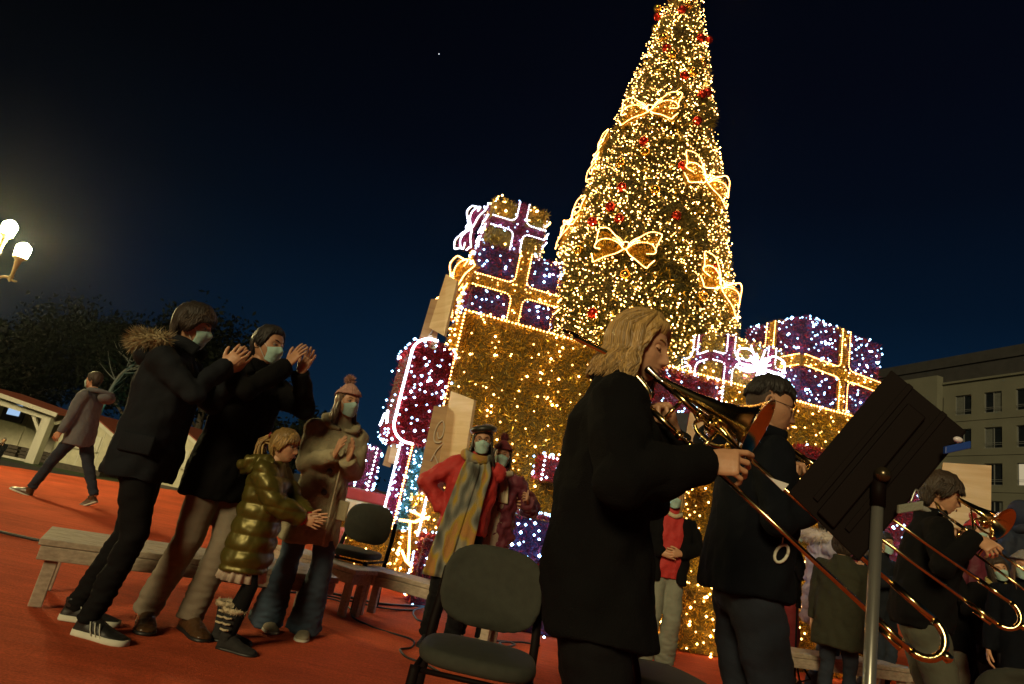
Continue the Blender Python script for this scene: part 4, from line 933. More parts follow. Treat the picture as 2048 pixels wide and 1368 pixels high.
def person(label, loc, face, H=1.7, fem=0.0, skin=SKIN, lean=(0, 0), head=(0, 0, 0), feet=None, legs=True, hands=None, coat=None, trousers=None, shoes=None, hair=None, eyes=True, mask=False, detail=1, z0=0.0, bulk=1.0, sh=.185, knee=.0, hs=1.0, lips=False):
    """face: world direction the person faces. Joint positions are given for a 1.75 m figure in its own frame (x right, y forward)."""
    p = Person(); s = H / 1.75; p.s = s
    rz = math.atan2(face[1], face[0]) - math.pi / 2
    root = thing('person', label, 'person', (loc[0], loc[1], z0), rz); p.root = root
    lx, ly = lean
    def LN_(z): k = max(0, (z - .92) / .55); return A(lx * k, ly * k, 0)
    feet = feet or ((-.11, 0, .1), (.11, .03, -.1))
    body = MB(); hipz = .93
    # torso core, neck
    core = [(.80, .12, .09), (.93, .145, .10), (1.08, .125, .09), (1.28, .15, .105), (1.40, .15, .09), (1.455, .11, .07), (1.49, .055, .055)]
    rings = [sring(A(0, 0, z) + LN_(z), w * bulk, d * bulk) for z, w, d in core]
    hs_ = 1.0 * hs; neck_top = A(0, .012, 1.545) + LN_(1.545)
    hc = neck_top + A(0, .018, .098 * hs_)
    rings += [sring(A(0, .005, 1.53) + LN_(1.53), .051, .054), sring(neck_top + A(0, .0, .03), .05, .053), sring(neck_top + A(0, .006, .06), .045, .05)]
    body.loft([r * s for r in rings])
    RH = rotm(*head)
    HT = lambda V: ((np.asarray(V) * hs_ * 1.0) @ RH.T + hc + (RH @ A(0, -.018, 0) - A(0, -.018, 0)) * 0) * s
    p.HT, p.RH, p.hc = HT, RH, hc * s
    V, F = head_mesh(fem, *((84, 88) if detail > 1 else (60, 64))); body.add(HT(V), F)
    for sd in (1, -1): V, F = ear(sd); body.add(HT(V), F)
    # arms
    p.el = {}; p.wr = {}; p.shd = {}
    hands = hands or {}
    for sd, sg in (('L', -1), ('R', 1)):
        hd = dict(w=(sg * .27, .05, .80), d=(0, .1, -1), n=(-sg, 0, 0), hint=(sg * .3, -1, 0), curl=.35)
        hd.update(hands.get(sd, {}))
        S = A(sg * sh, 0, 1.425) + LN_(1.425); w = A(*hd['w']); e, w = ik(S, w, .29, .265, hd['hint'])
        p.el[sd], p.wr[sd], p.shd[sd] = e * s, w * s, S * s
        body.tube(np.array([S, (S + e) / 2, e, (e + w) / 2, w]) * s, np.array([.055, .048, .040, .036, .026]) * s, 10)
        if hd.get('show', True):
            V, F = hand_mesh(sd, w * s, hd['d'], hd['n'], hd.get('curl', .35), hd.get('spread', .07), s * hd.get('hs', 1.0), hd.get('thumb', (.75, .55, .25)), hd.get('tc', .25), arm=w - e, vox=.0031 if detail < 2 else .0028); body.add(V, F)
    # legs
    p.kn = {}; p.an = {}; FT = {}
    for i, (sd, sg) in enumerate((('L', -1), ('R', 1))):
        f = feet[i]; hip = A(sg * .085, 0, .90); ank = A(f[0], f[1] - .03, .085 + (f[3] if len(f) > 3 else 0)); k, ank = ik(hip, ank, .425, .415, (f[0] * .3, 1, 0))
        p.kn[sd], p.an[sd] = k * s, ank * s
        body.tube(np.array([hip, (hip + k) / 2, k, (k * .55 + ank * .45), ank, ank - A(0, 0, .06)]) * s, np.array([.072, .060, .042, .042, .032, .032]) * s, 10)
    V, F = body.arr(); build('body', V, F, skin, root, True)
    # trousers
    if trousers:
        tr = dict(mat=C_jean, r=(.10, .085, .066, .062, .058), end=.06, fold=.006); tr.update(trousers)
        mb = MB(); b = bulk; mb.loft([sring(A(0, 0, z), w * b, d * b) * s for z, w, d in ((.78, .09, .085), (.84, .155, .105), (.93, .165, .115), (1.04, .15, .105), (1.06, .14, .1))])
        for sd, sg in (('L', -1), ('R', 1)):
            hip = A(sg * .085, 0, .90) * s; k, an_ = p.kn[sd], p.an[sd]; dn = an_ - A(0, 0, (.085 - tr['end']) * s); r = np.array(tr['r']) * s
            mb.tube([hip, (hip + k) / 2, k, (k + dn) / 2, dn], r * A(b, b, 1, 1, 1), 16)
        V, F = mb.arr(); V, F, N_ = remesh(V, F, .011, 4)
        lo = np.clip((.55 * s - V[:, 2]) / (.5 * s), 0, 1); Q = V * A(1, 1, 2.2)
        V = V + N_ * (tr['fold'] * (noise3(Q, .16, 3) * .6 + (.4 + lo) * noise3(Q, .075, 8) * .5))[:, None]
        build('trousers', V, F, tr['mat'], root, True)
    # shoes
    p.shoes = []
    if shoes:
        for i, sd in enumerate(('L', 'R')):
            f = feet[i]; lift = (f[3] if len(f) > 3 else 0) * s; pit = f[4] if len(f) > 4 else 0
            p.shoes.append(shoe(shoes[0], s * shoes[3] if len(shoes) > 3 else s, shoes[1], shoes[2], root, A(f[0] * s, f[1] * s, 0), f[2], None, lift, pit))
    # coat
    if coat: p.coat = garment(p, root, coat, LN_, bulk)
    if eyes:
        for sg in (1, -1):
            if eyes == 'down':
                V, F = sphere((sg * .0315, .0768, .005), .0125, 14, 10); e = build('eyelid', HT(V), F, skin, root, True)
                q = np.array([(sg * (.0315 + x), .0, z) for x, z in ((-.013, .001), (-.006, -.0025), (.002, -.0035), (.009, -.0015), (.0145, .0025))]); q[:, 1] = A(.0835, .0885, .0892, .0862, .0790)
                V, F = tube(HT(spline(q, 4)), .0014 * s, 5); build('eyelashes', V, F, M_iris, e, True)
            else:
              V, F = sphere((sg * .0315, .0745, .006), .0118, 12, 10); e = build('eye', HT(V), F, M_eyew, root, True)
              V, F = sphere((sg * .0315 + (0.002 if sg < 0 else -.002), .0812, .006), .0066, 10, 8); build('iris', HT(V), F, M_iris, e, True)
            xs = np.linspace(.016, .047, 7); br = np.stack([sg * xs, np.zeros(7), .026 + .007 * np.sin((xs - .016) / .031 * 2.2)], 1); br[:, 1] = .0945 * (1 - (xs / .085) ** 2) ** .5 + .002
            V, F = tube(HT(br), np.array([.0022, .0036, .0038, .0036, .003, .0024, .0012]) * s * (1 - .3 * fem), 6); build('eyebrow', V, F, (hair or {}).get('mat', H_dark), root, True)
            if eyes == 'down': continue
            lid = np.array([(sg * (.0315 + x), .0 , .006 + z) for x, z in ((-.014, -.002), (-.008, .0065), (0, .0092), (.008, .0065), (.015, -.001))]); lid[:, 1] = A(.0815, .0875, .088, .086, .0765)
            V, F = tube(HT(spline(lid, 4)), .0022 * s, 6); build('eyelid', V, F, skin, root, True)
    if lips:
        xs = np.linspace(-.021, .021, 9); mb = MB()
        for z0_, hgt in ((-.0595, .003), (-.068, .0036)):
            q = np.stack([xs, .1035 - 6 * xs ** 2 + .0008, z0_ + (-.0015 if z0_ > -.06 else .003) * (xs / .021) ** 2 * (1 if z0_ < -.06 else 1)], 1); mb.tube(HT(q), np.array([.3, .7, .95, 1, .9, 1, .95, .7, .3]) * hgt * s, 6)
        mb.build('lips', M_lip, root, True)
    if mask: face_mask(p, root, mask if isinstance(mask, dict) else {})
    if hair: hair_on(p, root, hair, fem)
    return p
PROF = dict(  # hem-to-neck outlines: z, half width, half depth, y offset
    parka=[(.70, .215, .165, 0), (.80, .212, .165, 0), (.93, .205, .16, 0), (1.08, .20, .155, .005), (1.25, .205, .155, .005), (1.36, .205, .14, 0), (1.42, .185, .115, -.005), (1.465, .135, .095, -.01), (1.50, .095, .09, -.012), (1.535, .09, .09, -.01)],
    coat=[(.60, .20, .165, 0), (.72, .197, .16, 0), (.92, .19, .15, 0), (1.08, .178, .135, .005), (1.25, .19, .14, .005), (1.36, .195, .128, 0), (1.42, .178, .105, -.005), (1.465, .13, .085, -.01), (1.50, .085, .08, -.012), (1.54, .078, .078, -.01)],
    jacket=[(.86, .185, .145, 0), (.90, .20, .155, 0), (1.0, .20, .155, 0), (1.12, .195, .15, .005), (1.25, .20, .15, .01), (1.36, .195, .135, 0), (1.42, .178, .11, -.005), (1.465, .13, .09, -.01), (1.50, .09, .085, -.012), (1.54, .085, .085, -.01)])
def garment(p, root, c, LN_, bulk):
    s = p.s; cf = dict(prof='coat', mat=C_black, hem=None, flare=0.0, sleeve=(.085, .076, .066, .060, .052), fold=.008, puff=None, vox=.011, name='coat', smooth=5, cuff=.03, sleeves=True, wide=1.0); cf.update(c)
    pr = PROF[cf['prof']]; mb = MB(); hem = cf['hem'] or pr[0][0]
    zs = np.array([q[0] for q in pr]); b = bulk * cf['wide']
    if hem < zs[0]: lv = np.r_[hem, np.linspace(hem, zs[0], 4)[1:-1], zs]
    else: lv = np.r_[hem, zs[zs > hem + .02]]
    rings = []
    for z in lv:
        w = np.interp(z, zs, [q[1] for q in pr]); d = np.interp(z, zs, [q[2] for q in pr]); y = np.interp(z, zs, [q[3] for q in pr]); fl = cf['flare'] * max(0, 1.05 - z)
        kb = b if z < 1.38 else 1 + (b - 1) * .4
        rings.append(sring(A(0, y, z) + LN_(z) + A(cf.get('hx', 0) * max(0, 1.0 - z), cf.get('hy', 0) * max(0, 1.0 - z), 0), w * kb + fl, d * kb + fl) * s)
    mb.loft(rings)
    if cf['sleeves']:
        for sd in ('L', 'R'):
            S, e, w = p.shd[sd], p.el[sd], p.wr[sd]; dn = nrm(w - e); end = w + dn * (cf['cuff'] - .02) * s; r = np.array(cf['sleeve']) * s * (1 + (bulk - 1) * .5)
            up_ = S + nrm(e - S) * .0
            S2 = S - A(0, 0, .022 * s); inn = S2 * A(.62, .6, 1) + A(0, 0, .012 * s)
            mb.tube([inn, S2, (S2 + e) / 2, e, (e + w) / 2, end], np.r_[r[0] * .8, r], 16); mb.add(*sphere(S2, r[0] * .98, 16, 12)); mb.add(*sphere(e, r[2] * 1.0, 14, 10))
    V, F = mb.arr(); V, F, N_ = remesh(V, F, cf['vox'] * max(.8, s), cf['smooth'])
    if cf['puff']:
        pit, am = cf['puff'][:2]; nz_ = cf['puff'][2] if len(cf['puff']) > 2 else .5
        V = V + N_ * (am * (np.abs(np.sin(np.pi * V[:, 2] / pit + .5 * nz_ * noise3(V, .35, 4))) ** .6 - .5) + am * nz_ * noise3(V * A(1, 1, .6), .07, 6))[:, None]
    Q = V * A(1, 1, .55) if not cf['puff'] else V
    V = V + N_ * (cf['fold'] * (noise3(Q, .22, 1) * .6 + noise3(Q, .09, 2) * .45))[:, None]
    rd = np.maximum(0, .55 - np.abs(noise3(V * A(1.2, 1.2, 1.6), .17, 17))) + .6 * np.maximum(0, .5 - np.abs(noise3(V, .10, 23))); V = V - N_ * (.55 * cf['fold'] * rd)[:, None]
    return build(cf['name'], V, F, cf['mat'], root, True)
def face_mask(p, root, c):
    u = np.linspace(-1, 1, 23); v = np.linspace(0, 1, 17); U, Vv = np.meshgrid(u, v)
    ang = U * (1.12 - .12 * Vv); z = -.012 - .101 * Vv + .016 * (1 - np.abs(U)) ** 1.5 * (1 - Vv) + c.get('dz', 0)
    z = z + (.018 * np.abs(U) ** 1.5) * (Vv - .35) * 1.5
    w = .072 * (1 - .16 * Vv); x = w * np.sin(ang); yb = .095 + .016 * np.exp(-((Vv - .28) / .3) ** 2)
    y = yb * np.cos(ang) ** .75 + .012 * np.exp(-(U / .22) ** 2) * np.exp(-((Vv - .22) / .22) ** 2) - .012 * np.clip(Vv - .75, 0, 1) * 3
    pl = .0022 * np.where(np.abs(U) < .97, (((Vv * 5.2) % 1.0) - .5) * (1 - .4 * np.abs(U)), 0) + .0012 * noise3(np.stack([x, y, z], -1).reshape(-1, 3), .035, 5).reshape(x.shape)
    y = y + pl + .004
    P = np.stack([x, y, z], -1); n1, n2 = x.shape; idx = np.arange(n1 * n2).reshape(n1, n2)
    F = [tuple(q) for q in np.stack([idx[:-1, :-1], idx[:-1, 1:], idx[1:, 1:], idx[1:, :-1]], -1).reshape(-1, 4)]
    N = n1 * n2; P2 = P - A(0, .004, 0); V = np.concatenate([P.reshape(-1, 3), P2.reshape(-1, 3)]); F2 = [tuple(i + N for i in f[::-1]) for f in F]
    rim = list(idx[0]) + list(idx[1:, -1]) + list(idx[-1, -2::-1]) + list(idx[-2:0:-1, 0]); F3 = [(rim[i], rim[i - 1], rim[i - 1] + N, rim[i] + N) for i in range(len(rim))]
    m = build('face_mask', p.HT(V), F + F2 + F3, c.get('mat', M_mask), root, True)
    for sg in (1, -1):
        k = -1 if sg > 0 else 0
        for row, ez in ((1, .024), (-2, -.026)):
            a = P[row, k]; q = spline([a, (a + A(sg * .074, .012, ez)) / 2 + A(sg * .004, 0, 0), A(sg * .078, .008, ez), A(sg * .082, -.015, ez * .6)], 5); V, F_ = tube(p.HT(q), .0013 * p.s * 1.4, 5); build('ear_loop', V, F_, M_loop, m, True)
def hairline(lon, front=.06, temple=.045, side=-.015, back=-.085):
    al = np.abs(lon); return np.interp(al, [0, .55, .95, 1.25, 1.45, 1.75, 2.1, 3.2], [front, front - .004, temple, side + .01, side - .012, side + .01, back, back])
def hair_on(p, root, h, fem):
    c = dict(mat=H_dark, style='short', th=.012, n=200, length=.2, front=.06, temple=.045, side=-.015, back=-.085, seed=1, part=.25, lift=1.0); c.update(h)
    rg = np.random.default_rng(c['seed']); HT = p.HT; s = p.s
    nl, nb_ = 56, 40; lon = np.linspace(-np.pi, np.pi, nl, endpoint=False); lat = np.linspace(-1.2, 1.53, nb_); LO, LA = np.meshgrid(lon, lat)
    B = head_xyz(LO, LA, fem, True); hl = hairline(LO, c['front'], c['temple'], c['side'], c['back'])
    k = np.clip((B[..., 2] - hl + .012) / .03, 0, 1); k = k * k * (3 - 2 * k)
    N = B / np.linalg.norm(B, axis=-1, keepdims=True)
    th = c['th'] * (1 + .5 * np.clip(B[..., 2] / .117, 0, 1) * c['lift']) + .0025 * noise3(B.reshape(-1, 3) * A(1, 1, .4), .03, 3).reshape(LO.shape)
    P = B + N * (th * k - .006 * (1 - k))[..., None]
    V, F = loft([P[i] for i in range(nb_)], True)
    zmin = (k > .03); keep = []
    for i in range(nb_ - 1):
        for j in range(nl):
            if zmin[i, j] or zmin[i + 1, j] or zmin[i, (j + 1) % nl] or zmin[i + 1, (j + 1) % nl]: keep.append(F[i * nl + j])
    keep.append(F[-1]); cap = build('hair', HT(V), keep, c['mat'], root, True)
    mb = MB()
    def path_pt(lo, la, off): b = head_xyz(lo, la, fem, True); return b + b / np.linalg.norm(b) * off
    if c['style'] == 'short':
        for i in range(int(c['n'] * 1.6)):
            lo = rg.uniform(-np.pi, np.pi); z_lim = hairline(lo, c['front'], c['temple'], c['side'], c['back']); la1 = math.asin(np.clip(z_lim / .117, -1, 1)) + rg.uniform(-.06, .05)
            la0 = min(1.5, la1 + rg.uniform(.45, .9)); sw = c.get('sweep', .25) * rg.uniform(.5, 1.5)
            pts = [path_pt(lo + sw * (t - .5) * (1 if lo > 0 else -1), la0 + (la1 - la0) * t, c['th'] * (.9 + .35 * math.sin(t * 3.1)) + rg.uniform(-.002, .003)) for t in np.linspace(0, 1, 6)]
            if c.get('fringe') and abs(lo) < .9:
                pts[-1] = pts[-1] + A(.02 * np.sign(c['fringe']), .012, -.012)
            mb.tube(HT(np.array(pts)), np.array([.002, .006, .0075, .007, .005, .001]) * s * .72, 5, flat=.6)
    else:
        L_ = c['length']
        for i in range(c['n']):
            lo = rg.uniform(c.get('lo0', .95), np.pi) * rg.choice([-1, 1]); t0 = rg.uniform(1.0, 1.5); start = c['part'] * .25
            pts = []; wav = rg.uniform(0, 6.28); off = c['th'] * rg.uniform(.8, 1.7)
            for t in np.linspace(0, 1, 7): la = 1.45 + (-.15 - 1.45) * t; lo_t = lo * (.35 + .65 * min(1, t * 1.6)) + (1 - t) * c['part'] * .5; pts.append(path_pt(lo_t, la, off))
            e = pts[-1]; Lk = L_ * rg.uniform(.75, 1.12); out = nrm(A(e[0], e[1], 0))
            for t in np.linspace(.15, 1, 8):
                wv = c.get('wave', .007) * math.sin(wav + t * 7); q = e + out * (.010 * math.sin(t * 2.6) - c.get('tuck', .02) * t * t) + A(-out[1], out[0], 0) * wv + A(0, 0, -Lk * t)
                if abs(lo) > 2.0: q = q + A(0, .0, 0)
                pts.append(q)
            r = np.r_[np.linspace(.004, .0105, 5), np.full(6, .0105), .009, .0075, .005, .0015] * rg.uniform(.7, 1.2) * c.get('thin', .75)
            mb.tube(HT(np.array(pts)), r * s, 5, flat=.6)
        for i in range(c.get('fr', 36)):            # front hair swept from the parting
            sg = 1 if rg.random() < .5 else -1; a0 = c['part'] + rg.uniform(-.04, .04); t1 = rg.uniform(*c.get('t1', (1.0, 1.35))) * sg
            pts = [path_pt(a0 + (t1 - a0) * (t ** 1.1), 1.15 + (c.get('flat', .15) - 1.15) * t ** 1.2 - .02 * rg.random(), c['th'] * rg.uniform(.6, 1.1)) for t in np.linspace(0, 1, 8)]
            e = pts[-1]; Lk = L_ * rg.uniform(.7, 1.0)
            for t in np.linspace(.2, 1, 6): pts.append(e + A(sg * .012 * math.sin(t * 3), -.022 * t, -Lk * t) + A(0, .006 * math.sin(t * 8 + i), 0))
            mb.tube(HT(np.array(pts)), np.r_[.002, np.full(10, .008), .006, .004, .001] * rg.uniform(.7, 1.1) * s, 6, flat=.5)
    if len(mb.V): mb.build('hair_locks', c['mat'], cap, True, kind='stuff')
    return cap
def fur_ring(name, p, root, pts, r, n, length, m, seed=1):
    rg = np.random.default_rng(seed); pts = resample(pts, .004); k = rg.integers(0, len(pts), n); d = rg.normal(size=(n, 3)); d /= np.linalg.norm(d, axis=1)[:, None]
    V1, F1 = tube(resample(pts, .03), r * .8, 10); core = build(name, V1, F1, m, root, True)
    V, F = blades(pts[k] + d * r * .7, d + A(0, 0, -.25), length, .006, .45, rg); build('fur', V, F, m, core, kind='stuff'); return core
def spectacles(p, root, m=M_glass):
    mb = MB(); s = p.s
    for sg in (1, -1):
        a = np.linspace(0, 2 * np.pi, 17); q = np.stack([sg * .0335 + .024 * np.cos(a), .1005 - .0002 * a, .004 + .0185 * np.sin(a)], 1); q[:, 1] = .103 - 1.8 * (q[:, 0]) ** 2 * 1.6
        mb.tube(p.HT(q), .0016 * s, 6); mb.tube(p.HT([(sg * .057, .093, .008), (sg * .072, .06, .01), (sg * .077, .0, .012), (sg * .076, -.015, .0)]), .0015 * s, 5)
    mb.tube(p.HT([(-.01, .105, .008), (0, .108, .011), (.01, .105, .008)]), .0016 * s, 5)
    return mb.build('spectacles', m, root, True)
def beanie(p, root, m, pom=None, low=.045, th=.016, name='knitted_hat'):
    lon = np.linspace(-np.pi, np.pi, 72, endpoint=False); rings = []
    for i, la in enumerate(np.linspace(math.asin(low / .117) - .0, 1.5, 16)):
        b = head_xyz(lon, np.full(72, la), 0, True); zb = low - .03 * np.clip(-np.cos(lon), 0, 1) * (1 - i / 15); n = b / np.linalg.norm(b, axis=1)[:, None]
        rib = .0022 * np.cos(lon * 24) * (1 - i / 18); t = th * (1.25 if i < 4 else 1.0) + .012 * max(0, (i - 8) / 7)
        q = b + n * (t + rib)[:, None]; q[:, 2] += (zb - low); rings.append(q)
    inn = rings[0] * A(.93, .93, 1) + A(0, 0, .004)
    V, F = loft([inn] + rings); o = build(name, p.HT(V), F, m, root, True)
    if pom:
        c = A(0, -.02, .117 + th + .035); rg = np.random.default_rng(2); n = 900; d = rg.normal(size=(n, 3)); d /= np.linalg.norm(d, axis=1)[:, None]
        V, F = blades(c + d * .02, d, .03, .007, .3, rg); V1, F1 = sphere(c, .03, 12, 8); pm = build('pompom', p.HT(V1), F1, pom, o, True); build('pompom_yarn', p.HT(V), F, pom, pm, kind='stuff')
    return o
def collar_tube(p, root, pts, r, m, name, flat=1.0, n=14):
    V, F = tube(spline(pts, 8) * p.s, r * p.s, n, True, flat); return build(name, V, F, m, root, True)
CLAP = lambda y=.30, z=1.40, x=0.0, up=(0, .35, 1): dict(L=dict(w=(x - .045, y, z), d=up, n=(1, .1, 0), hint=(-.9, -.3, -1), curl=.10, thumb=(.6, .5, -.1)), R=dict(w=(x + .055, y - .015, z + .01), d=(up[0] - .12, up[1] + .15, up[2]), n=(-1, .1, 0), hint=(.9, -.3, -1), curl=.16, thumb=(.6, .5, -.1)))

# ------------------------------------------------------------------ the cast
def L_of(loc, face, H, z0=0.0):
    rz = math.atan2(face[1], face[0]) - math.pi / 2; c, s_ = math.cos(-rz), math.sin(-rz); k = H / 1.75
    def f(p):
        x, y, z = p[0] - loc[0], p[1] - loc[1], p[2] - z0; return A(c * x - s_ * y, s_ * x + c * y, z) / k
    return f
def Lmb(p, mb, name, m, parent=None, smooth=True):
    """mesh given for the 1.75 m figure, scaled to the person"""
    V, F = mb.arr(); return build(name, V * p.s, F, m, parent or p.root, smooth)
# --- youth in the navy parka, clapping
p = person('youth in a navy parka with a fur trimmed hood, clapping in profile', (-1.84, 3.58), (1, .10), 1.76, 0, SKIN, lean=(0, -.02), head=(-.05, -.08, 0),
           feet=((-.14, -.11, .12), (.10, .07, -.25)), hands=CLAP(.28, 1.44), coat=dict(prof='parka', mat=C_navy, hem=.77, fold=.010, wide=1.02), trousers=dict(mat=C_blackt, r=(.10, .088, .068, .06, .052)), shoes=('sneaker', S_black, S_sole, 1.06),
           hair=dict(mat=H_dark, style='short', th=.024, n=380, front=.048, temple=.03, side=-.03, back=-.095, fringe=1, lift=1.1, seed=3), mask=True, sh=.19)
fur_ring('fur_trim', p, p.root, spline([(-.20, -.03, 1.50), (-.16, -.13, 1.50), (-.06, -.23, 1.49), (.06, -.23, 1.49), (.16, -.13, 1.50), (.20, -.03, 1.50)], 8) * p.s, .045, 3600, .055, FURM, 3)
mb = MB(); mb.add(*sphere((0, -.13, 1.42), 1, 20, 14, (.16, .10, .075))); Lmb(p, mb, 'hood', C_navy)
mb = MB(); mb.tube(spline([(.07, .10, 1.50), (.085, .02, 1.53), (.06, -.06, 1.54)], 6), .016, 8, flat=2.2); mb.tube(spline([(-.07, .10, 1.50), (-.085, .02, 1.53), (-.06, -.06, 1.54)], 6), .016, 8, flat=2.2); Lmb(p, mb, 'collar', C_navy)
mb = MB(); mb.rbox((-.005, -.085, .90), (.022, .085, 1.00), .01, (np.eye(3), A(.205, .02, 0))); Lmb(p, mb, 'pocket_flap', C_navy)
for k in (0, 1):
    up, T = p.shoes[k]
    for j in range(3):
        q = np.array([(.0475, .045 + j * .024, .022), (.046, .03 + j * .024, .045), (.036, .012 + j * .024, .075)]); V, F = tube(T(q), .0048, 6, flat=.5); build('stripe', V, F, S_sole, up, True)
    V, F = tube(T(spline([(0, .07, .075), (.03, .075, .085), (.045, .10, .082), (.02, .09, .08)], 6)), .0018, 5); build('lace', V, F, S_black, up, True)
V, F = tube((lambda t: np.stack([t, t * 0, t * 0], 1))(np.linspace(0, 1, 2)), .01, 4)
wr = p.wr['R']; a = np.linspace(0, 6.28, 15); V, F = tube(wr + A(0, -.004, .004) + np.stack([.036 * np.cos(a), .030 * np.sin(a), .012 * np.cos(a)], 1), .007, 6); build('wristband', V, F, C_cream, p.root, True)
# --- man in the dark overcoat, clapping
p = person('man in a long dark overcoat and taupe trousers, clapping in a mask', (-1.56, 3.98), (.86, -.5), 1.82, 0, SKIN2, head=(.18, -.03, 0), feet=((-.02, .10, -.25), (.14, -.06, -.55)), hands=CLAP(.33, 1.50),
           coat=dict(prof='coat', mat=C_black, hem=.70, fold=.007, wide=1.06), trousers=dict(mat=C_tan, r=(.105, .092, .078, .074, .072), fold=.004), shoes=('shoe', S_brown, S_black, 1.08),
           hair=dict(mat=H_black, style='short', th=.011, n=200, front=.075, temple=.06, side=-.02, back=-.08, seed=5), mask=True, sh=.20)
collar_tube(p, p.root, [(-.10, .09, 1.44), (-.09, .0, 1.52), (0, -.075, 1.545), (.09, .0, 1.52), (.10, .09, 1.44)], .026, C_black, 'collar', .9)
mb = MB(); mb.tube(spline([(-.02, .165, 1.36), (.02, .172, 1.15), (.03, .178, .85)], 6), .006, 6); Lmb(p, mb, 'placket', C_black)
# --- girl in the metallic puffer
p = person('small girl in a metallic olive puffer coat and black boots, clapping low', (-1.22, 3.82), (1, -.05), 1.165, .6, SKIN, head=(-.12, .0, 0), hs=1.22, feet=((-.11, -.05, .15), (.10, .10, -.1)),
           hands=dict(L=dict(w=(-.04, .40, 1.12), d=(.02, 1, .05), n=(1, 0, .1), hint=(-1, -.4, -.8), curl=.12, hs=1.1), R=dict(w=(.06, .38, 1.10), d=(-.08, 1, -.12), n=(-1, 0, .1), hint=(1, -.4, -.8), curl=.12, hs=1.1)),
           coat=dict(prof='parka', mat=C_olive, hem=.60, fold=.005, puff=(.085, .012, .15), sleeve=(.11, .105, .095, .09, .07), wide=1.12, vox=.010), trousers=dict(mat=C_blackt, r=(.09, .075, .062, .058, .05), fold=.002), shoes=('boot', S_suede, S_black, 1.25),
           hair=dict(mat=H_blond, style='short', th=.014, n=420, front=.030, temple=.02, side=-.03, back=-.09, seed=8, lift=.6), lips=True)
mb = MB(); rg = np.random.default_rng(6)
for i in range(46):
    b = A(rg.normal() * .02, -.105 + rg.normal() * .01, .03 + rg.normal() * .015); e = A(rg.normal() * .04, -.155 + rg.normal() * .02, -.10 + rg.normal() * .03); mb.tube(p.HT(spline([b, (b + e) / 2 + A(rg.normal() * .02, -.045, .03), e, e + A(rg.normal() * .02, .015, -.02)], 4)), np.r_[.004, np.full(10, .0075), .004, .001][:13] * p.s * 1.3, 5)
mb.build('ponytail', H_blond, p.root, True)
mb = MB()
for sg in (1, -1): mb.tube(p.HT(spline([(0, -.105, .05), (sg * .03, -.11, .075), (sg * .05, -.11, .05), (sg * .03, -.112, .035), (0, -.105, .05)], 5)), .008 * p.s, 6, flat=.5)
mb.build('hair_bow', mat('dark red ribbon', (.18, .01, .02), .6), p.root, True)
spectacles(p, p.root)
mb = MB(); a = np.linspace(0, 2 * np.pi, 96, endpoint=False); rr = .20 + .016 * np.cos(a * 16)
mb.loft([np.stack([np.cos(a) * rr * .95, np.sin(a) * rr * .8, np.full(96, .66)], 1), np.stack([np.cos(a) * (rr + .02), np.sin(a) * (rr * .85 + .02), np.full(96, .52)], 1)], True); Lmb(p, mb, 'skirt', mat('pale checked skirt', (.42, .35, .27), .9, var=.45, vscale=14))
mb = MB(); mb.add(*sphere((0, -.14, 1.44), 1, 22, 14, (.20, .14, .10))); mb.tube(spline([(-.15, .05, 1.50), (-.17, -.08, 1.50), (-.08, -.24, 1.44), (.08, -.24, 1.44), (.17, -.08, 1.50), (.15, .05, 1.50)], 8), .055, 10); V, F = mb.arr(); V, F, N_ = remesh(V * p.s, F, .009, 4); build('hood', V + N_ * (.008 * noise3(V, .06, 3))[:, None], F, C_olive, p.root, True)
mb = MB()
for sd, sg in (('R', 1), ('L', -1)):
    q = p.wr[sd] + nrm(p.el[sd] - p.wr[sd]) * .035 * p.s; q2 = p.wr[sd] + nrm(p.wr[sd] - p.el[sd]) * .03 * p.s; mb.tube([q, q2], [.062 * p.s, .05 * p.s], 12)
mb.build('sleeve_cuffs', mat('red knit cuff', (.40, .02, .03), .9), p.root, True)
for k in (0, 1):
    up, T = p.shoes[k]; a = np.linspace(0, 6.28, 15); fur_ring('sherpa_trim', p, up, T(np.stack([.066 * np.cos(a), -.03 + .066 * np.sin(a), np.full(15, .24)], 1)), .018 * p.s * 1.3, 420, .014, C_cream, 7)
    for z_ in (.20, .165, .13): V, F = tube(T(np.array([(.066, -.06, z_), (.074, -.03, z_ - .004), (.066, .0, z_)])), .0055, 7); build('toggle', V, F, C_cream, up, True)
# --- woman in the bobble hat and teddy coat
p = person('woman in a camel teddy coat, flared jeans and pink bobble hat', (-1.05, 4.38), (.50, -.86), 1.60, 1, SKIN, head=(.28, .02, .05), feet=((.10, -.10, .1), (-.13, .06, -.35))[::-1], hands=(lambda d: (d['L'].update(hint=(-.35, -.3, -1)), d['R'].update(hint=(.35, -.3, -1)), d)[2])(CLAP(.27, 1.22, .0, (0.05, .45, .95))),
           coat=dict(prof='coat', mat=C_camel, hem=.60, fold=.010, wide=1.0, sleeve=(.084, .074, .066, .062, .056), flare=.02), trousers=dict(mat=C_jeanl, r=(.10, .085, .075, .098, .125), end=.035, fold=.006), shoes=('shoe', S_pale, S_sole, 1.0),
           hair=dict(mat=H_brown, style='long', th=.005, n=110, length=.26, wave=.010, seed=4, lo0=1.3, fr=14, t1=(1.25, 1.5), tuck=-.03), mask=True, sh=.175)
beanie(p, p.root, C_knit, C_knit, .045, .020)
for sg in (1, -1):
    mb = MB(); mb.tube(spline([(sg * .02, .10, 1.43), (sg * .09, .085, 1.44), (sg * .12, .01, 1.49), (sg * .06, -.085, 1.52)], 6), np.r_[np.linspace(.02, .042, 10), np.full(9, .036)], 10, flat=.7); Lmb(p, mb, 'collar', C_camel)
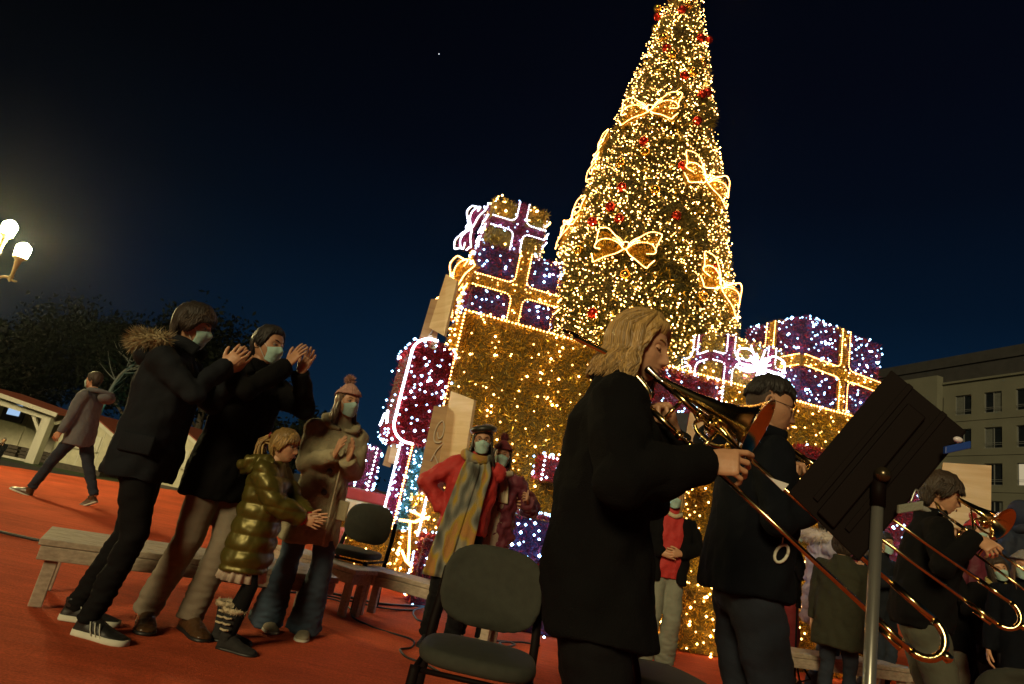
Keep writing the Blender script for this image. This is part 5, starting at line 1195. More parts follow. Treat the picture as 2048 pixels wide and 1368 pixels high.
for z_ in (1.12, .97, .82):
    V, F = lathe([(-.006, .016), (0, .020), (.006, .019), (.008, .012)], A(.03, .166 + (1.12 - z_) * .05, z_) * p.s, (0, 1, .05), 14); build('button', V, F, mat('dark horn button', (.05, .03, .02), .3), p.root, True)
mb = MB(); mb.tube(spline([(-.035, .178, 1.30), (-.04, .185, 1.0), (-.05, .205, .62)], 8), .007, 6); Lmb(p, mb, 'sherpa_edge', C_cream)
mb = MB(); mb.rbox((-.05, 0, 0), (.05, .02, .14), .012, (np.array(Matrix.Rotation(-.5, 3, 'Z')), A(-.14, .13, .80))); Lmb(p, mb, 'pocket', C_camel)
# --- man walking away to the left
p = person('man in a grey hooded coat striding to the left at the back', (-5.44, 8.78), (-1, -.05), 1.72, 0, SKIN, lean=(0, .06), head=(-.1, -.06, 0), feet=((-.07, .36, 0, .0, .18), (.07, -.42, 0, .03, -.55)),
           hands=dict(L=dict(w=(-.26, .12, .86), d=(.1, .5, -1), n=(1, 0, 0)), R=dict(w=(.27, .10, .86), d=(-.1, .6, -.8), n=(-1, 0, 0), hint=(.4, -1, .1))), coat=dict(prof='parka', mat=C_grey, hem=.74, fold=.008), trousers=dict(mat=C_jean, r=(.10, .088, .07, .062, .058)), shoes=('shoe', S_brown, S_sole, 1.08),
           hair=dict(mat=H_dark, style='short', th=.011, n=160, seed=9), mask=True)
mb = MB(); mb.add(*sphere((0, -.15, 1.44), 1, 20, 14, (.14, .10, .085))); mb.tube(spline([(-.12, .05, 1.50), (-.14, -.08, 1.51), (0, -.2, 1.50), (.14, -.08, 1.51), (.12, .05, 1.50)], 8), .035, 8); Lmb(p, mb, 'hood', C_grey)
# --- woman in the red jacket
p = person('woman in a red jacket, beret and long mustard scarf, hand on hip', (-.08, 4.94), (.10, -1), 1.585, 1, SKIN2, lean=(-.01, 0), head=(-.05, -.02, .10), feet=((-.10, .02, .2), (.10, .05, -.2)),
           hands=dict(R=dict(w=(.20, .02, 1.02), d=(-.6, .5, -.5), n=(-.6, -.3, -.2), hint=(1, -.1, .15)), L=dict(w=(-.33, -.20, 1.18), d=(-1, -.2, 0), n=(0, 1, 0), hint=(-.3, -1, -.8))),
           coat=dict(prof='jacket', mat=C_red, hem=.87, fold=.012, sleeve=(.098, .095, .088, .075, .055), wide=1.05), trousers=dict(mat=C_blackt, r=(.105, .092, .075, .072, .07), fold=.005), shoes=('boot', S_black, S_black, 1.0),
           hair=dict(mat=H_dark, style='long', th=.009, n=170, length=.20, wave=.012, seed=14, lo0=1.2, fr=26, tuck=-.04, t1=(1.2, 1.45)), mask=True, sh=.175)
lon = np.linspace(-np.pi, np.pi, 48, endpoint=False); rings = []
for i, (z_, k) in enumerate(((.052, 1.10), (.066, 1.16), (.078, 1.42), (.095, 1.56), (.115, 1.46), (.135, 1.0), (.142, .2))):
    b = head_xyz(lon, np.full(48, .5), 0, True); b = b / np.abs(b[:, 0]).max() * .076; q = b * k; q[:, 2] = z_ - .10 * np.minimum(0, 0) + .012 * np.cos(lon) * (i < 2) - .014 * np.sin(lon); q[:, 1] -= .012; rings.append(q)
V, F = loft(rings); bt = build('beret', p.HT(V), F, C_felt, p.root, True)
V, F = tube(p.HT(np.concatenate([rings[1] * 1.01, rings[1][:1] * 1.01])), .003 * p.s, 6); build('gold_edging', V, F, M_brass, bt, True)
spectacles(p, p.root)
M_scarf = mat('striped mustard and grey scarf', (.3, .25, .12), .95, var=.1, bump=.7, bscale=130)
nt = M_scarf.node_tree; b_ = nt.nodes['Principled BSDF']; tcn = nt.nodes.new('ShaderNodeTexCoord'); wv = nt.nodes.new('ShaderNodeTexNoise'); mp = nt.nodes.new('ShaderNodeMapping'); mp.inputs['Scale'].default_value = (11, 3, 4.2); rp = nt.nodes.new('ShaderNodeValToRGB')
nt.links.new(tcn.outputs['Object'], mp.inputs[0]); nt.links.new(mp.outputs[0], wv.inputs['Vector']); wv.inputs['Scale'].default_value = 1.0; wv.inputs['Detail'].default_value = 1.0; nt.links.new(wv.outputs['Fac'], rp.inputs[0]); nt.links.new(rp.outputs[0], b_.inputs['Base Color'])
e = rp.color_ramp.elements; e[0].position = .30; e[0].color = (.045, .04, .03, 1); e[1].position = .72; e[1].color = (.42, .21, .03, 1)
for q_, c_ in ((.40, (.12, .13, .11, 1)), (.47, (.24, .23, .17, 1)), (.53, (.36, .25, .03, 1)), (.60, (.36, .18, .06, 1))): k_ = e.new(q_); k_.color = c_
def band(pts, w, th, name, m, p, wob=.008, dirx=(1, 0, 0)):
    q = spline(pts, 10) * p.s; T_, U_, B_ = frames(q, (0, 1, 0)); n_ = 13; rings = []
    for i, c in enumerate(q):
        x = np.linspace(-1, 1, n_); wd = np.interp(i, [0, len(q) * .25, len(q) - 1], [.5, .9, 1.12]) * w * p.s; off = wob * np.sin(x * 7 + 1.2) * (.6 + .4 * math.sin(i * .2)); side = A(*dirx)
        top = c + x[:, None] * wd * side + A(0, 1, 0) * (off + th * p.s)[:, None]; bot = top[::-1] - A(0, th * 2 * p.s, 0); rings.append(np.concatenate([top, bot]))
    V, F = loft(rings); return build(name, V, F, m, p.root, True)
band([(.04, .12, 1.50), (.05, .175, 1.38), (.08, .19, 1.15), (.12, .20, .85), (.16, .205, .52)], .085, .006, 'scarf_end', M_scarf, p)
band([(-.05, .11, 1.50), (-.055, .17, 1.38), (-.03, .185, 1.15), (-.02, .195, .90), (.0, .20, .62)], .080, .006, 'scarf_end', M_scarf, p)
collar_tube(p, p.root, [(-.10, .05, 1.49), (-.03, .13, 1.475), (.06, .13, 1.48), (.11, .03, 1.51), (.03, -.085, 1.535), (-.08, -.05, 1.53), (-.10, .05, 1.50)], .042, M_scarf, 'scarf_wrap')
# --- woman in burgundy, thumb raised
p = person('woman in a burgundy jacket and bobble hat giving a thumbs up', (.14, 5.22), (.05, -1), 1.53, 1, SKIN2, lean=(.03, 0), head=(-.12, -.02, .06), feet=((-.10, .05, .2), (.10, .04, -.2)),
           hands=dict(L=dict(w=(-.27, .16, 1.27), d=(.25, .75, .45), n=(.9, -.2, -.1), hint=(-.9, -.3, -1), curl=1.25, thumb=(-.1, .9, .05), tc=0.0), R=dict(w=(.24, -.18, 1.05), d=(0, -.5, -1), n=(-1, 0, 0))),
           coat=dict(prof='jacket', mat=C_burg, hem=.72, fold=.012, puff=(.11, .012), sleeve=(.10, .098, .092, .08, .06), wide=1.04), trousers=dict(mat=C_blackt), shoes=('shoe', S_pale, S_sole, 1.0), hair=dict(mat=H_dark, style='long', th=.008, n=70, length=.16, seed=15, lo0=1.4, fr=6, t1=(1.3, 1.5)), mask=True, sh=.175)
beanie(p, p.root, C_burgk, C_burgk, .042, .020)
mb = MB(); mb.loft([sring((.0, .055, z_), w_, d_, 20) for z_, w_, d_ in ((.80, .10, .105), (1.0, .105, .118), (1.25, .10, .118), (1.42, .075, .09))]); V, F = mb.arr(); V, F, N_ = remesh(V * p.s, F, .01, 3); build('jumper', V + N_ * (.005 * noise3(V, .08, 3))[:, None], F, C_beige, p.root, True)
M_silk = mat('cream silk scarf', (.42, .36, .24), .6, var=.2, vscale=25)
collar_tube(p, p.root, [(-.08, .05, 1.49), (0, .12, 1.46), (.08, .05, 1.49), (0, -.08, 1.52), (-.08, .05, 1.49)], .032, M_silk, 'neckerchief')
band([(-.01, .135, 1.46), (-.03, .175, 1.36), (-.045, .185, 1.22)], .04, .004, 'neckerchief_end', M_silk, p, .006)

# --- trombones
def trombone(label, M0, A1, sep, K, Bc, bd, tint=None, grp=None, bell_r=.098, extra=True):
    """M0 mouth, A1 end of the upper slide tube, sep vector to the lower tube, K back of the tuning crook, Bc centre of the bell rim, bd bell direction"""
    M0, A1, sep, K, Bc, bd = A(*M0), A(*A1), A(*sep), A(*K), A(*Bc), nrm(bd)
    t = thing('trombone', label, 'trombone', M0, 0, grp); D = nrm(A1 - M0)
    V, F = lathe([(-.012, .0135), (-.004, .0135), (0, .012), (.02, .009), (.05, .0065), (.075, .006)], M0, D, 16); build('mouthpiece', V, F, M_silver, t, True, True)
    S0, L_ = M0 + D * .06, np.linalg.norm(A1 - M0)
    for k, o in enumerate((A(0, 0, 0), sep)):
        mb = MB(); mb.tube([S0 + o, S0 + o + D * .14], .0095, 10); mb.tube([S0 + o + D * .14, A1 + o - D * .10], .0066, 10); mb.tube([A1 + o - D * .10, A1 + o], .0085, 10)
        for q in (.14, .18): mb.lathe([(0, .007), (.002, .012), (.016, .012), (.018, .007)], S0 + o + D * q, D, 12)
        mb.build('slide_tube', M_brass, t, True, True)
    th = np.linspace(0, np.pi, 13); cr_ = np.array([A1 + sep / 2 - sep / 2 * math.cos(x) + D * np.linalg.norm(sep) / 2 * math.sin(x) for x in th])
    V, F = tube(cr_, .0092, 10); build('slide_crook', V, F, M_brass, t, True, True)
    mb = MB(); e_ = A1 + sep; mb.tube([e_ - D * .07 + nrm(sep) * .012, e_ - D * .015 + nrm(sep) * .014], .006, 8); mb.lathe([(0, .004), (.004, .011), (.02, .011), (.024, .004)], cr_[6] - D * .002, D, 10); mb.build('water_key', M_brass, t, True, True, 'stuff')
    for q in (.08, .22):
        V, F = tube([S0 + D * q, S0 + D * q + sep], .0058, 8); build('brace', V, F, M_brass, t, True, True)
    # bell section
    up = nrm(sep); bl = np.linalg.norm(Bc - K); B_back = Bc - bd * bl * .98
    prof = [(bl * .35, .0095), (bl * .55, .0135), (bl * .70, .020), (bl * .80, .029), (bl * .88, .043), (bl * .94, .064), (bl * .98, .088), (bl * 1.0, bell_r)]
    n = 36; a = np.linspace(0, 2 * np.pi, n, endpoint=False); u = nrm(np.cross(bd, up)); v = np.cross(bd, u); P0 = Bc - bd * bl
    outer = [P0 + bd * d + r * (np.cos(a)[:, None] * u + np.sin(a)[:, None] * v) for d, r in prof]; inner = [P0 + bd * (d - .002) + (r - .0018) * (np.cos(a)[:, None] * u + np.sin(a)[:, None] * v) for d, r in prof[::-1]]
    rim = P0 + bd * bl + (bell_r + .003) * (np.cos(a)[:, None] * u + np.sin(a)[:, None] * v)
    V, F = loft(outer + [rim] + inner, False); build('bell', V, F, M_brass, t, True, True)
    off = nrm(np.cross(bd, u)) * .0 + up * .0
    w2 = u * .10
    side = nrm(S0 - (P0 + bd * np.dot(S0 - P0, bd))) * .105
    th = np.linspace(0, np.pi, 15); ck = np.array([K + side / 2 - side / 2 * math.cos(x) - bd * .055 * math.sin(x) for x in th])
    mb = MB(); mb.tube([P0 + bd * bl * .36, P0 + bd * .01], .0095, 10); mb.build('bell_tube', M_brass, t, True, True)
    V, F = tube(ck + (P0 - K), .0092, 10); build('tuning_crook', V, F, M_brass, t, True, True)
    g1 = ck[-1] + (P0 - K); V, F = tube(spline([g1, g1 + bd * bl * .3, (g1 + bd * bl * .5 + S0 + sep) / 2, S0 + sep + D * .0], 6), .0088, 10); build('gooseneck', V, F, M_brass, t, True, True)
    for q in (.12, .62):
        b0 = P0 + bd * bl * q; b1 = g1 + bd * bl * q if q < .3 else S0 + sep * .2 + D * .16; V, F = tube([b0, b1], .0055, 8); build('brace', V, F, M_brass, t, True, True)
    if extra:       # valve loop
        c = P0 + bd * bl * .78 + nrm(np.cross(bd, A(0, 0, 1))) * .0 - A(0, 0, .075); mb = MB(); th = np.linspace(0, 2 * np.pi, 25)
        mb.tube(np.array([c + bd * .055 * math.cos(x) + A(0, 0, 1) * .030 * math.sin(x) for x in th]), .0062, 8)
        mb.lathe([(-.03, .0), (-.028, .024), (.028, .024), (.03, .0)], c + A(0, 0, .02), u, 16); mb.lathe([(-.02, .0), (-.018, .016), (.018, .016), (.02, 0)], c + bd * .05 - A(0, 0, .03), u, 14); mb.build('valve_loop', M_brass, t, True, True)
    return t, D
# first trombonist
TWL, TWF, TWH = (.36, 1.93), (1, -.20), 1.675
f = L_of(TWL, TWF, TWH)
tw_m = at(1300, 742, 1.86); tw_e = at(1868, 1240, 1.44); tw_s = nrm(at(1300, 838, 1.86) - at(1345, 792, 1.86)) * .088
trombone('brass trombone played by the blond woman, slide reaching below the music desk', tw_m, tw_e, tw_s, at(1172, 682, 2.03), at(1515, 862, 1.74), at(1515, 862, 1.74) - at(1172, 682, 2.03))
Dw = nrm(tw_e - tw_m); gr = tw_m + Dw * .32 + tw_s * .9; gl = tw_m + Dw * .10 + tw_s * .75
Dl = lambda v, F_=TWF: L_of((0, 0), F_, 1.75)(v)
p = person('blond woman in a black coat playing the trombone in the foreground', TWL, TWF, TWH, 1, SKIN, lean=(0, .01), head=(-.34, -.16, 0), feet=((-.11, -.02, .1), (.10, .06, -.15)), detail=2,
           hands=dict(R=dict(w=tuple(f(at(1402, 925, 1.70))), d=tuple(Dl(nrm(at(1462, 925, 1.66) - at(1402, 925, 1.70)))), n=(-.9, .2, -.35), hint=(.6, -.25, -1), curl=[.55, .75, .85, .9], thumb=(.75, .45, .45), tc=.3, hs=1.06),
                      L=dict(w=tuple(f(at(1345, 862, 1.90))), d=tuple(Dl(nrm(at(1318, 800, 1.86) - at(1345, 862, 1.90)))), n=(.8, -.75, .0), hint=(-.6, -.1, -1), curl=[.7, 1.1, 1.15, 1.2], thumb=(.9, .35, .3), tc=.2, hs=1.04)),
           coat=dict(prof='coat', mat=C_black, hem=.745, fold=.010, wide=1.13, hy=.22, sleeve=(.098, .09, .082, .078, .066), vox=.010, flare=.012), trousers=dict(mat=C_blackt, r=(.115, .10, .085, .08, .08)), shoes=('boot', S_black, S_black, 1.0),
           hair=dict(mat=H_blond, style='long', thin=.38, th=.014, n=1250, length=.115, wave=.011, seed=21, lo0=1.25, fr=60, part=.35, tuck=-.025, flat=.22), lips=True, sh=.18, eyes='down')
collar_tube(p, p.root, [(-.06, .10, 1.46), (-.085, .0, 1.515), (0, -.08, 1.535), (.085, .0, 1.515), (.06, .10, 1.46)], .030, C_black, 'collar', .9)
# second trombonist
TML, TMF, TMH = (1.13, 2.66), (1, -.12), 1.765
f = L_of(TML, TMF, TMH)
m_ = at(1564, 884, 2.6); e_ = at(2022, 1205, 2.12); s_ = nrm(at(1790, 1060, 2.3) - at(1822, 1012, 2.3)) * .088; Dm = nrm(e_ - m_)
trombone('brass trombone played by the man with spectacles, mostly behind the music desk', m_, e_, s_, at(1402, 848, 2.78), m_ + Dm * .42 + A(-.02, .14, .10), Dm + A(0, 0, .22), extra=False)
p = person('man with cropped dark hair and spectacles playing the trombone', TML, TMF, TMH, 0, SKIN2, lean=(0, .0), head=(-.02, -.16, 0), feet=((-.12, -.04, .1), (.12, .08, -.1)), detail=2,
           hands=dict(R=dict(w=tuple(f(at(1655, 1005, 2.45))), d=tuple(Dl(Dm, TMF)), n=(-.8, 0, -.4), hint=(.5, -.3, -1), curl=.9), L=dict(w=tuple(f(at(1598, 968, 2.58))), d=tuple(Dl(nrm(at(1590, 910, 2.52) - at(1598, 968, 2.58)), TMF)), n=(.8, -.6, 0), hint=(-.6, -.1, -1), curl=[.8, 1.1, 1.2, 1.2], thumb=(.9, .3, .3))),
           coat=dict(prof='parka', mat=C_blue, hem=.86, fold=.010, wide=1.06, vox=.011), trousers=dict(mat=C_jean, r=(.11, .098, .08, .074, .07)), shoes=('shoe', S_black, S_black, 1.05),
           hair=dict(mat=H_black, style='short', th=.013, n=420, front=.060, temple=.062, side=.05, back=.02, lift=2.4, seed=31, fringe=-1), eyes='down', lips=True, sh=.195)
spectacles(p, p.root)
fade = head_xyz(*np.meshgrid(np.r_[np.linspace(1.72, 3.14, 18)], np.linspace(-.62, .40, 12)), 0, True)
for sg in (1, -1):
    q = fade * A(sg, 1, 1) * 1.012; idx = np.arange(12 * 18).reshape(12, 18); build('cropped_hair', p.HT(q.reshape(-1, 3)), np.stack([idx[:-1, :-1], idx[1:, :-1], idx[1:, 1:], idx[:-1, 1:]], -1).reshape(-1, 4), mat('shaved dark hair', (.055, .034, .024), .8, var=.2, vscale=90), p.root, True)
mb = MB(); mb.add(*sphere((0, -.16, 1.44), 1, 20, 14, (.15, .11, .10))); mb.tube(spline([(-.10, .07, 1.50), (-.12, -.08, 1.52), (0, -.13, 1.54), (.12, -.08, 1.52), (.10, .07, 1.50)], 8), .032, 8); Lmb(p, mb, 'hood', C_blue)
mb = MB(); a = np.linspace(0, 6.28, 15); mb.tube(np.stack([np.full(15, .212) , .06 + .022 * np.cos(a) + .01 * np.sin(a), 1.04 + .034 * np.sin(a)], 1), .006, 6); mb.tube([(.20, .065, 1.25), (.213, .062, 1.15), (.212, .06, 1.07)], .0025, 5); Lmb(p, mb, 'drawcord', S_sole)
# third trombonist
T3L, T3F, T3H = (2.70, 3.86), (.90, -.42), 1.74
f = L_of(T3L, T3F, T3H)
m_ = at(1884, 1026, 3.72); e_ = at(2120, 1190, 3.2); D3 = nrm(e_ - m_); s_ = nrm(at(1880, 1060, 3.7) - at(1905, 1025, 3.7)) * .088
trombone('brass trombone at the right edge with a magenta sheen in its bell', m_, e_, s_, at(1846, 958, 3.95), at(2006, 1048, 3.55), at(2006, 1048, 3.55) - at(1846, 958, 3.95), extra=True)
p = person('trombonist in a black jumper leaning over behind the music stand', T3L, T3F, T3H, 0, SKIN, lean=(0, .05), head=(-.05, -.25, 0), feet=((-.12, 0, .1), (.12, .06, -.1)),
           hands=dict(R=dict(w=tuple(f(at(1952, 1075, 3.5))), d=tuple(Dl(D3, T3F)), n=(-.8, 0, -.4), hint=(.6, -.3, -1), curl=.8), L=dict(w=tuple(f(at(1930, 1085, 3.72))), d=tuple(Dl(nrm(at(1915, 1040, 3.66) - at(1930, 1085, 3.72)), T3F)), n=(.8, -.5, 0), hint=(-.7, -.1, -1), curl=1.0)),
           coat=dict(prof='jacket', mat=C_black, hem=.84, fold=.009, wide=1.06), trousers=dict(mat=mat('grey green cord trousers', (.07, .072, .05), .9, var=.2), r=(.11, .098, .085, .08, .08)), shoes=('shoe', S_black, S_black, 1.05),
           hair=dict(mat=H_dark, style='short', th=.022, n=320, front=.040, temple=.03, side=-.02, lift=1.0, seed=41, fringe=1), eyes='down', lips=True, sh=.195)
collar_tube(p, p.root, [(-.05, .085, 1.49), (0, .10, 1.475), (.06, .085, 1.49), (.07, -.02, 1.53), (0, -.07, 1.545), (-.07, -.02, 1.53), (-.05, .085, 1.49)], .018, mat('grey shirt collar', (.20, .20, .18), .8), 'shirt_collar')
# --- the crowd behind
def by_head(px, py, H): q = atz(px, py, H); return (q[0], q[1])
l_ = by_head(1352, 968, 1.56)
p = person('fair haired woman in a red jumper with cream collar, hands folded', l_, (.0, -1), 1.53, 1, SKIN, head=(-.25, -.05, 0), hands=dict(L=dict(w=(-.08, .20, 1.10), d=(1, .3, -.1), n=(0, -1, 0), hint=(-1, -.2, -.6), curl=.3), R=dict(w=(.10, .19, 1.07), d=(-1, .3, .05), n=(0, -1, 0), hint=(1, -.2, -.6), curl=.3)),
           coat=dict(prof='jacket', mat=C_red, hem=.84, fold=.008, sleeves=False, name='jumper'), trousers=dict(mat=C_pale, r=(.11, .10, .09, .095, .10)), shoes=('shoe', S_black, S_black, 1.0), hair=dict(mat=H_blond, style='long', th=.012, n=120, length=.14, seed=51, part=.2, fr=24), mask=True, sh=.17)
garm = dict(prof='coat', mat=C_black, hem=.82, fold=.01, wide=1.07, name='open_jacket')
for sg in (1, -1):
    mb = MB(); mb.loft([sring((sg * .135, .01, z_), w_, d_, 20) for z_, w_, d_ in ((.80, .075, .165), (1.0, .07, .155), (1.25, .08, .15), (1.40, .07, .11), (1.45, .04, .08))]); S_, E_, W_ = (p.shd, p.el, p.wr); sd = 'R' if sg > 0 else 'L'
    V, F = mb.arr(); m2 = MB(); m2.add(V * p.s, F); m2.tube([S_[sd], (S_[sd] + E_[sd]) / 2, E_[sd], (E_[sd] + W_[sd]) / 2, W_[sd]], np.array([.085, .08, .07, .066, .055]) * p.s, 14); V, F = m2.arr(); V, F, N_ = remesh(V, F, .012, 4); build('open_jacket_side', V + N_ * (.006 * noise3(V, .1, 3))[:, None], F, C_black, p.root, True)
collar_tube(p, p.root, [(-.06, .09, 1.47), (0, .115, 1.45), (.06, .09, 1.47), (.08, 0, 1.51), (0, -.075, 1.53), (-.08, 0, 1.51), (-.06, .09, 1.47)], .022, C_cream, 'lace_collar')
l_ = by_head(1655, 1024, 1.60)
p = person('masked person in a pale lilac puffer with a white fur hood, in profile', l_, (1, -.2), 1.58, 0, SKIN, head=(-.1, 0, 0), hands=CLAP(.28, 1.2, 0, (0, .6, .8)), coat=dict(prof='parka', mat=C_lilac, hem=.68, fold=.006, puff=(.12, .022)), trousers=dict(mat=C_jeanl), shoes=('shoe', S_black, S_sole, 1.0), hair=dict(mat=H_black, style='short', th=.014, n=160, front=.07, seed=52), mask=True)
fur_ring('fur_trim', p, p.root, spline([(-.15, .06, 1.47), (-.17, -.07, 1.50), (0, -.2, 1.52), (.17, -.07, 1.50), (.15, .06, 1.47)], 8) * p.s, .06, 2600, .05, FURW, 5)
l_ = by_head(1688, 1062, 1.40)
p = person('dark haired child in an olive coat seen from behind', l_, (.65, .75), 1.38, .5, SKIN, hs=1.08, head=(.2, -.1, 0), coat=dict(prof='parka', mat=C_green, hem=.66, fold=.010, wide=1.08), trousers=dict(mat=C_jean), shoes=('shoe', S_black, S_sole, 1.0), hair=dict(mat=H_dark, style='short', th=.022, n=300, back=-.10, side=-.06, seed=53))
l_ = by_head(1585, 1040, 1.52)
p = person('clapping person in black half hidden behind the second trombonist', l_, (1, -.3), 1.5, .5, SKIN2, hands=CLAP(.30, 1.22, 0, (0, .8, .6)), coat=dict(prof='coat', mat=C_black, hem=.8, fold=.008), trousers=dict(mat=mat('deep red trousers', (.16, .01, .012), .8)), shoes=('boot', S_black, S_black, 1.0), hair=dict(mat=H_black, style='short', th=.014, n=120, seed=54), mask=True)
l_ = by_head(1900, 1085, 1.56)
p = person('dark haired woman in a black coat clasping her hands, mask in profile', l_, (.92, -.4), 1.54, 1, SKIN, head=(-.1, 0, 0), hands=CLAP(.27, 1.22, 0, (.1, .7, .6)), coat=dict(prof='coat', mat=C_black, hem=.72, fold=.008, wide=1.05), trousers=dict(mat=C_pale), shoes=('shoe', S_black, S_sole, 1.0), hair=dict(mat=H_dark, style='long', th=.012, n=130, length=.2, seed=55), mask=True)
l_ = by_head(1992, 1112, 1.50)
p = person('woman in a black zipped coat and yellow scarf with a red hair bow', l_, (-.35, -.94), 1.48, 1, SKIN, head=(.1, -.05, .28), hands=dict(L=dict(w=(-.07, .25, 1.16), d=(.4, .5, .7), n=(1, 0, 0), hint=(-1, 0, -1), curl=.3), R=dict(w=(.08, .24, 1.15), d=(-.3, .5, .7), n=(-1, 0, 0), hint=(1, 0, -1), curl=.3)), coat=dict(prof='coat', mat=C_black, hem=.70, fold=.008), trousers=dict(mat=C_jean), shoes=('boot', S_black, S_black, 1.0), hair=dict(mat=H_dark, style='long', th=.012, n=140, length=.24, seed=56), mask=True)
collar_tube(p, p.root, [(-.07, .07, 1.47), (0, .12, 1.44), (.07, .07, 1.47), (.05, -.05, 1.53), (-.05, -.05, 1.53), (-.07, .07, 1.47)], .03, mat('yellow scarf', (.40, .32, .10), .9), 'scarf')
mb = MB(); mb.tube([(0, .16, 1.42), (0, .172, 1.1), (0, .18, .72)], .004, 6); Lmb(p, mb, 'zip', M_brass)
mb = MB(); V, F = sphere((.02, .03, .135), .034, 12, 8, (1.3, .7, .9)); mb.add(p.HT(V), F); mb.build('hair_bow', mat('red felt', (.5, .015, .02), .8), p.root, True)
q = at(1944, 1030, 6.3); l_ = (q[0], q[1])
p = person('person in a red knitted hat behind the bell of the right trombone', l_, (.4, -.9), 1.52, .5, SKIN, z0=q[2] - 1.585, coat=dict(prof='coat', mat=C_burg, hem=.75), trousers=dict(mat=C_blackt), shoes=('shoe', S_black, S_black, 1.0), hair=dict(mat=H_dark, style='short', n=60, seed=57), mask=True)
beanie(p, p.root, mat('bright red knit', (.46, .03, .03), .95, bump=.9, bscale=110), mat('bright red knit', (.46, .03, .03)), .04, .02)
q0_ = q[2] - 1.585; q = at(2045, 1000, 6.5); l_ = (q[0], q[1])
p = person('person in a dark blue hooded coat at the right edge', l_, (-.2, 1), (q[2] - q0_) / 1.03, 0, SKIN, z0=q0_, coat=dict(prof='parka', mat=mat('dark blue parka', (.008, .014, .03), .8, var=.2), hem=.75, fold=.01), trousers=dict(mat=C_jean), shoes=('shoe', S_black, S_black, 1.0), hair=dict(mat=H_black, style='short', n=60, seed=58))
mb = MB(); V, F = sphere((0, -.012, .012), 1, 24, 16, (.105, .125, .15)); V = V[:]; mb.add(p.HT(V), F); mb.tube(spline([(-.10, .06, 1.46), (-.11, -.06, 1.50), (0, -.12, 1.53), (.11, -.06, 1.50), (.10, .06, 1.46)], 8) * p.s, .045 * p.s, 8); mb.build('hood', mat('dark blue parka', (0, 0, 0)), p.root, True)
RISER = (q0_, q[0], q[1])
q = at(10, 876, 21.0)
p = person('small child in a pale cap by the open hut at far left', (q[0], q[1]), (.5, -.87), (q[2] - LOW) * .98, .5, SKIN, hs=1.15, z0=LOW, hands=CLAP(.18, 1.38, 0, (0, .3, 1)), coat=dict(prof='jacket', mat=C_navy, hem=.8), trousers=dict(mat=C_jean), shoes=('shoe', S_black, S_sole, 1.0), hair=dict(mat=H_brown, style='short', n=60, seed=59))
beanie(p, p.root, mat('pale grey knit', (.4, .4, .38), .9, bump=.8, bscale=100), None, .05, .014, 'cap')
l_ = by_head(2046, 1100, 1.52)
p = person('woman in a grey fur hat and dark coat cut off by the right edge', l_, (-.6, -.8), 1.48, 1, SKIN, coat=dict(prof='coat', mat=C_blue, hem=.7), trousers=dict(mat=C_jean), shoes=('boot', S_black, S_black, 1.0), hair=dict(mat=H_brown, style='long', th=.008, n=80, length=.2, seed=61), mask=True)
beanie(p, p.root, mat('grey fur felt', (.22, .21, .20), .95, bump=1, bscale=70), None, .045, .028, 'fur_hat')
l_ = by_head(1765, 1062, 1.60)
p = person('listener in a dark coat standing behind the steel pole', l_, (.3, -.95), 1.57, 0, SKIN2, hands=CLAP(.26, 1.25, 0, (0, .5, .9)), coat=dict(prof='coat', mat=C_navy, hem=.7), trousers=dict(mat=C_jean), shoes=('shoe', S_black, S_sole, 1.0), hair=dict(mat=H_black, style='short', n=100, seed=62), mask=True)
for px_, py_, H_, lab_, sd_, m_c in ((1872, 1098, 1.5, 'listener in black between the pole and the clasped hands', 63, C_black), (1956, 1150, 1.38, 'youngster in a dark coat in front of the yellow scarf', 64, C_green), (1738, 1095, 1.42, 'youngster in a navy coat tucked beside the olive coat', 65, C_navy)):
    p = person(lab_, by_head(px_, py_, H_), (.7, -.7 if sd_ != 64 else .7), H_ * .975, .5, SKIN, hs=1.04, hands=CLAP(.26, 1.25, 0, (0, .5, .9)), coat=dict(prof='coat', mat=m_c, hem=.7), trousers=dict(mat=C_jean), shoes=('shoe', S_black, S_sole, 1.0), hair=dict(mat=H_dark, style='short', th=.016, n=90, seed=sd_), mask=True)

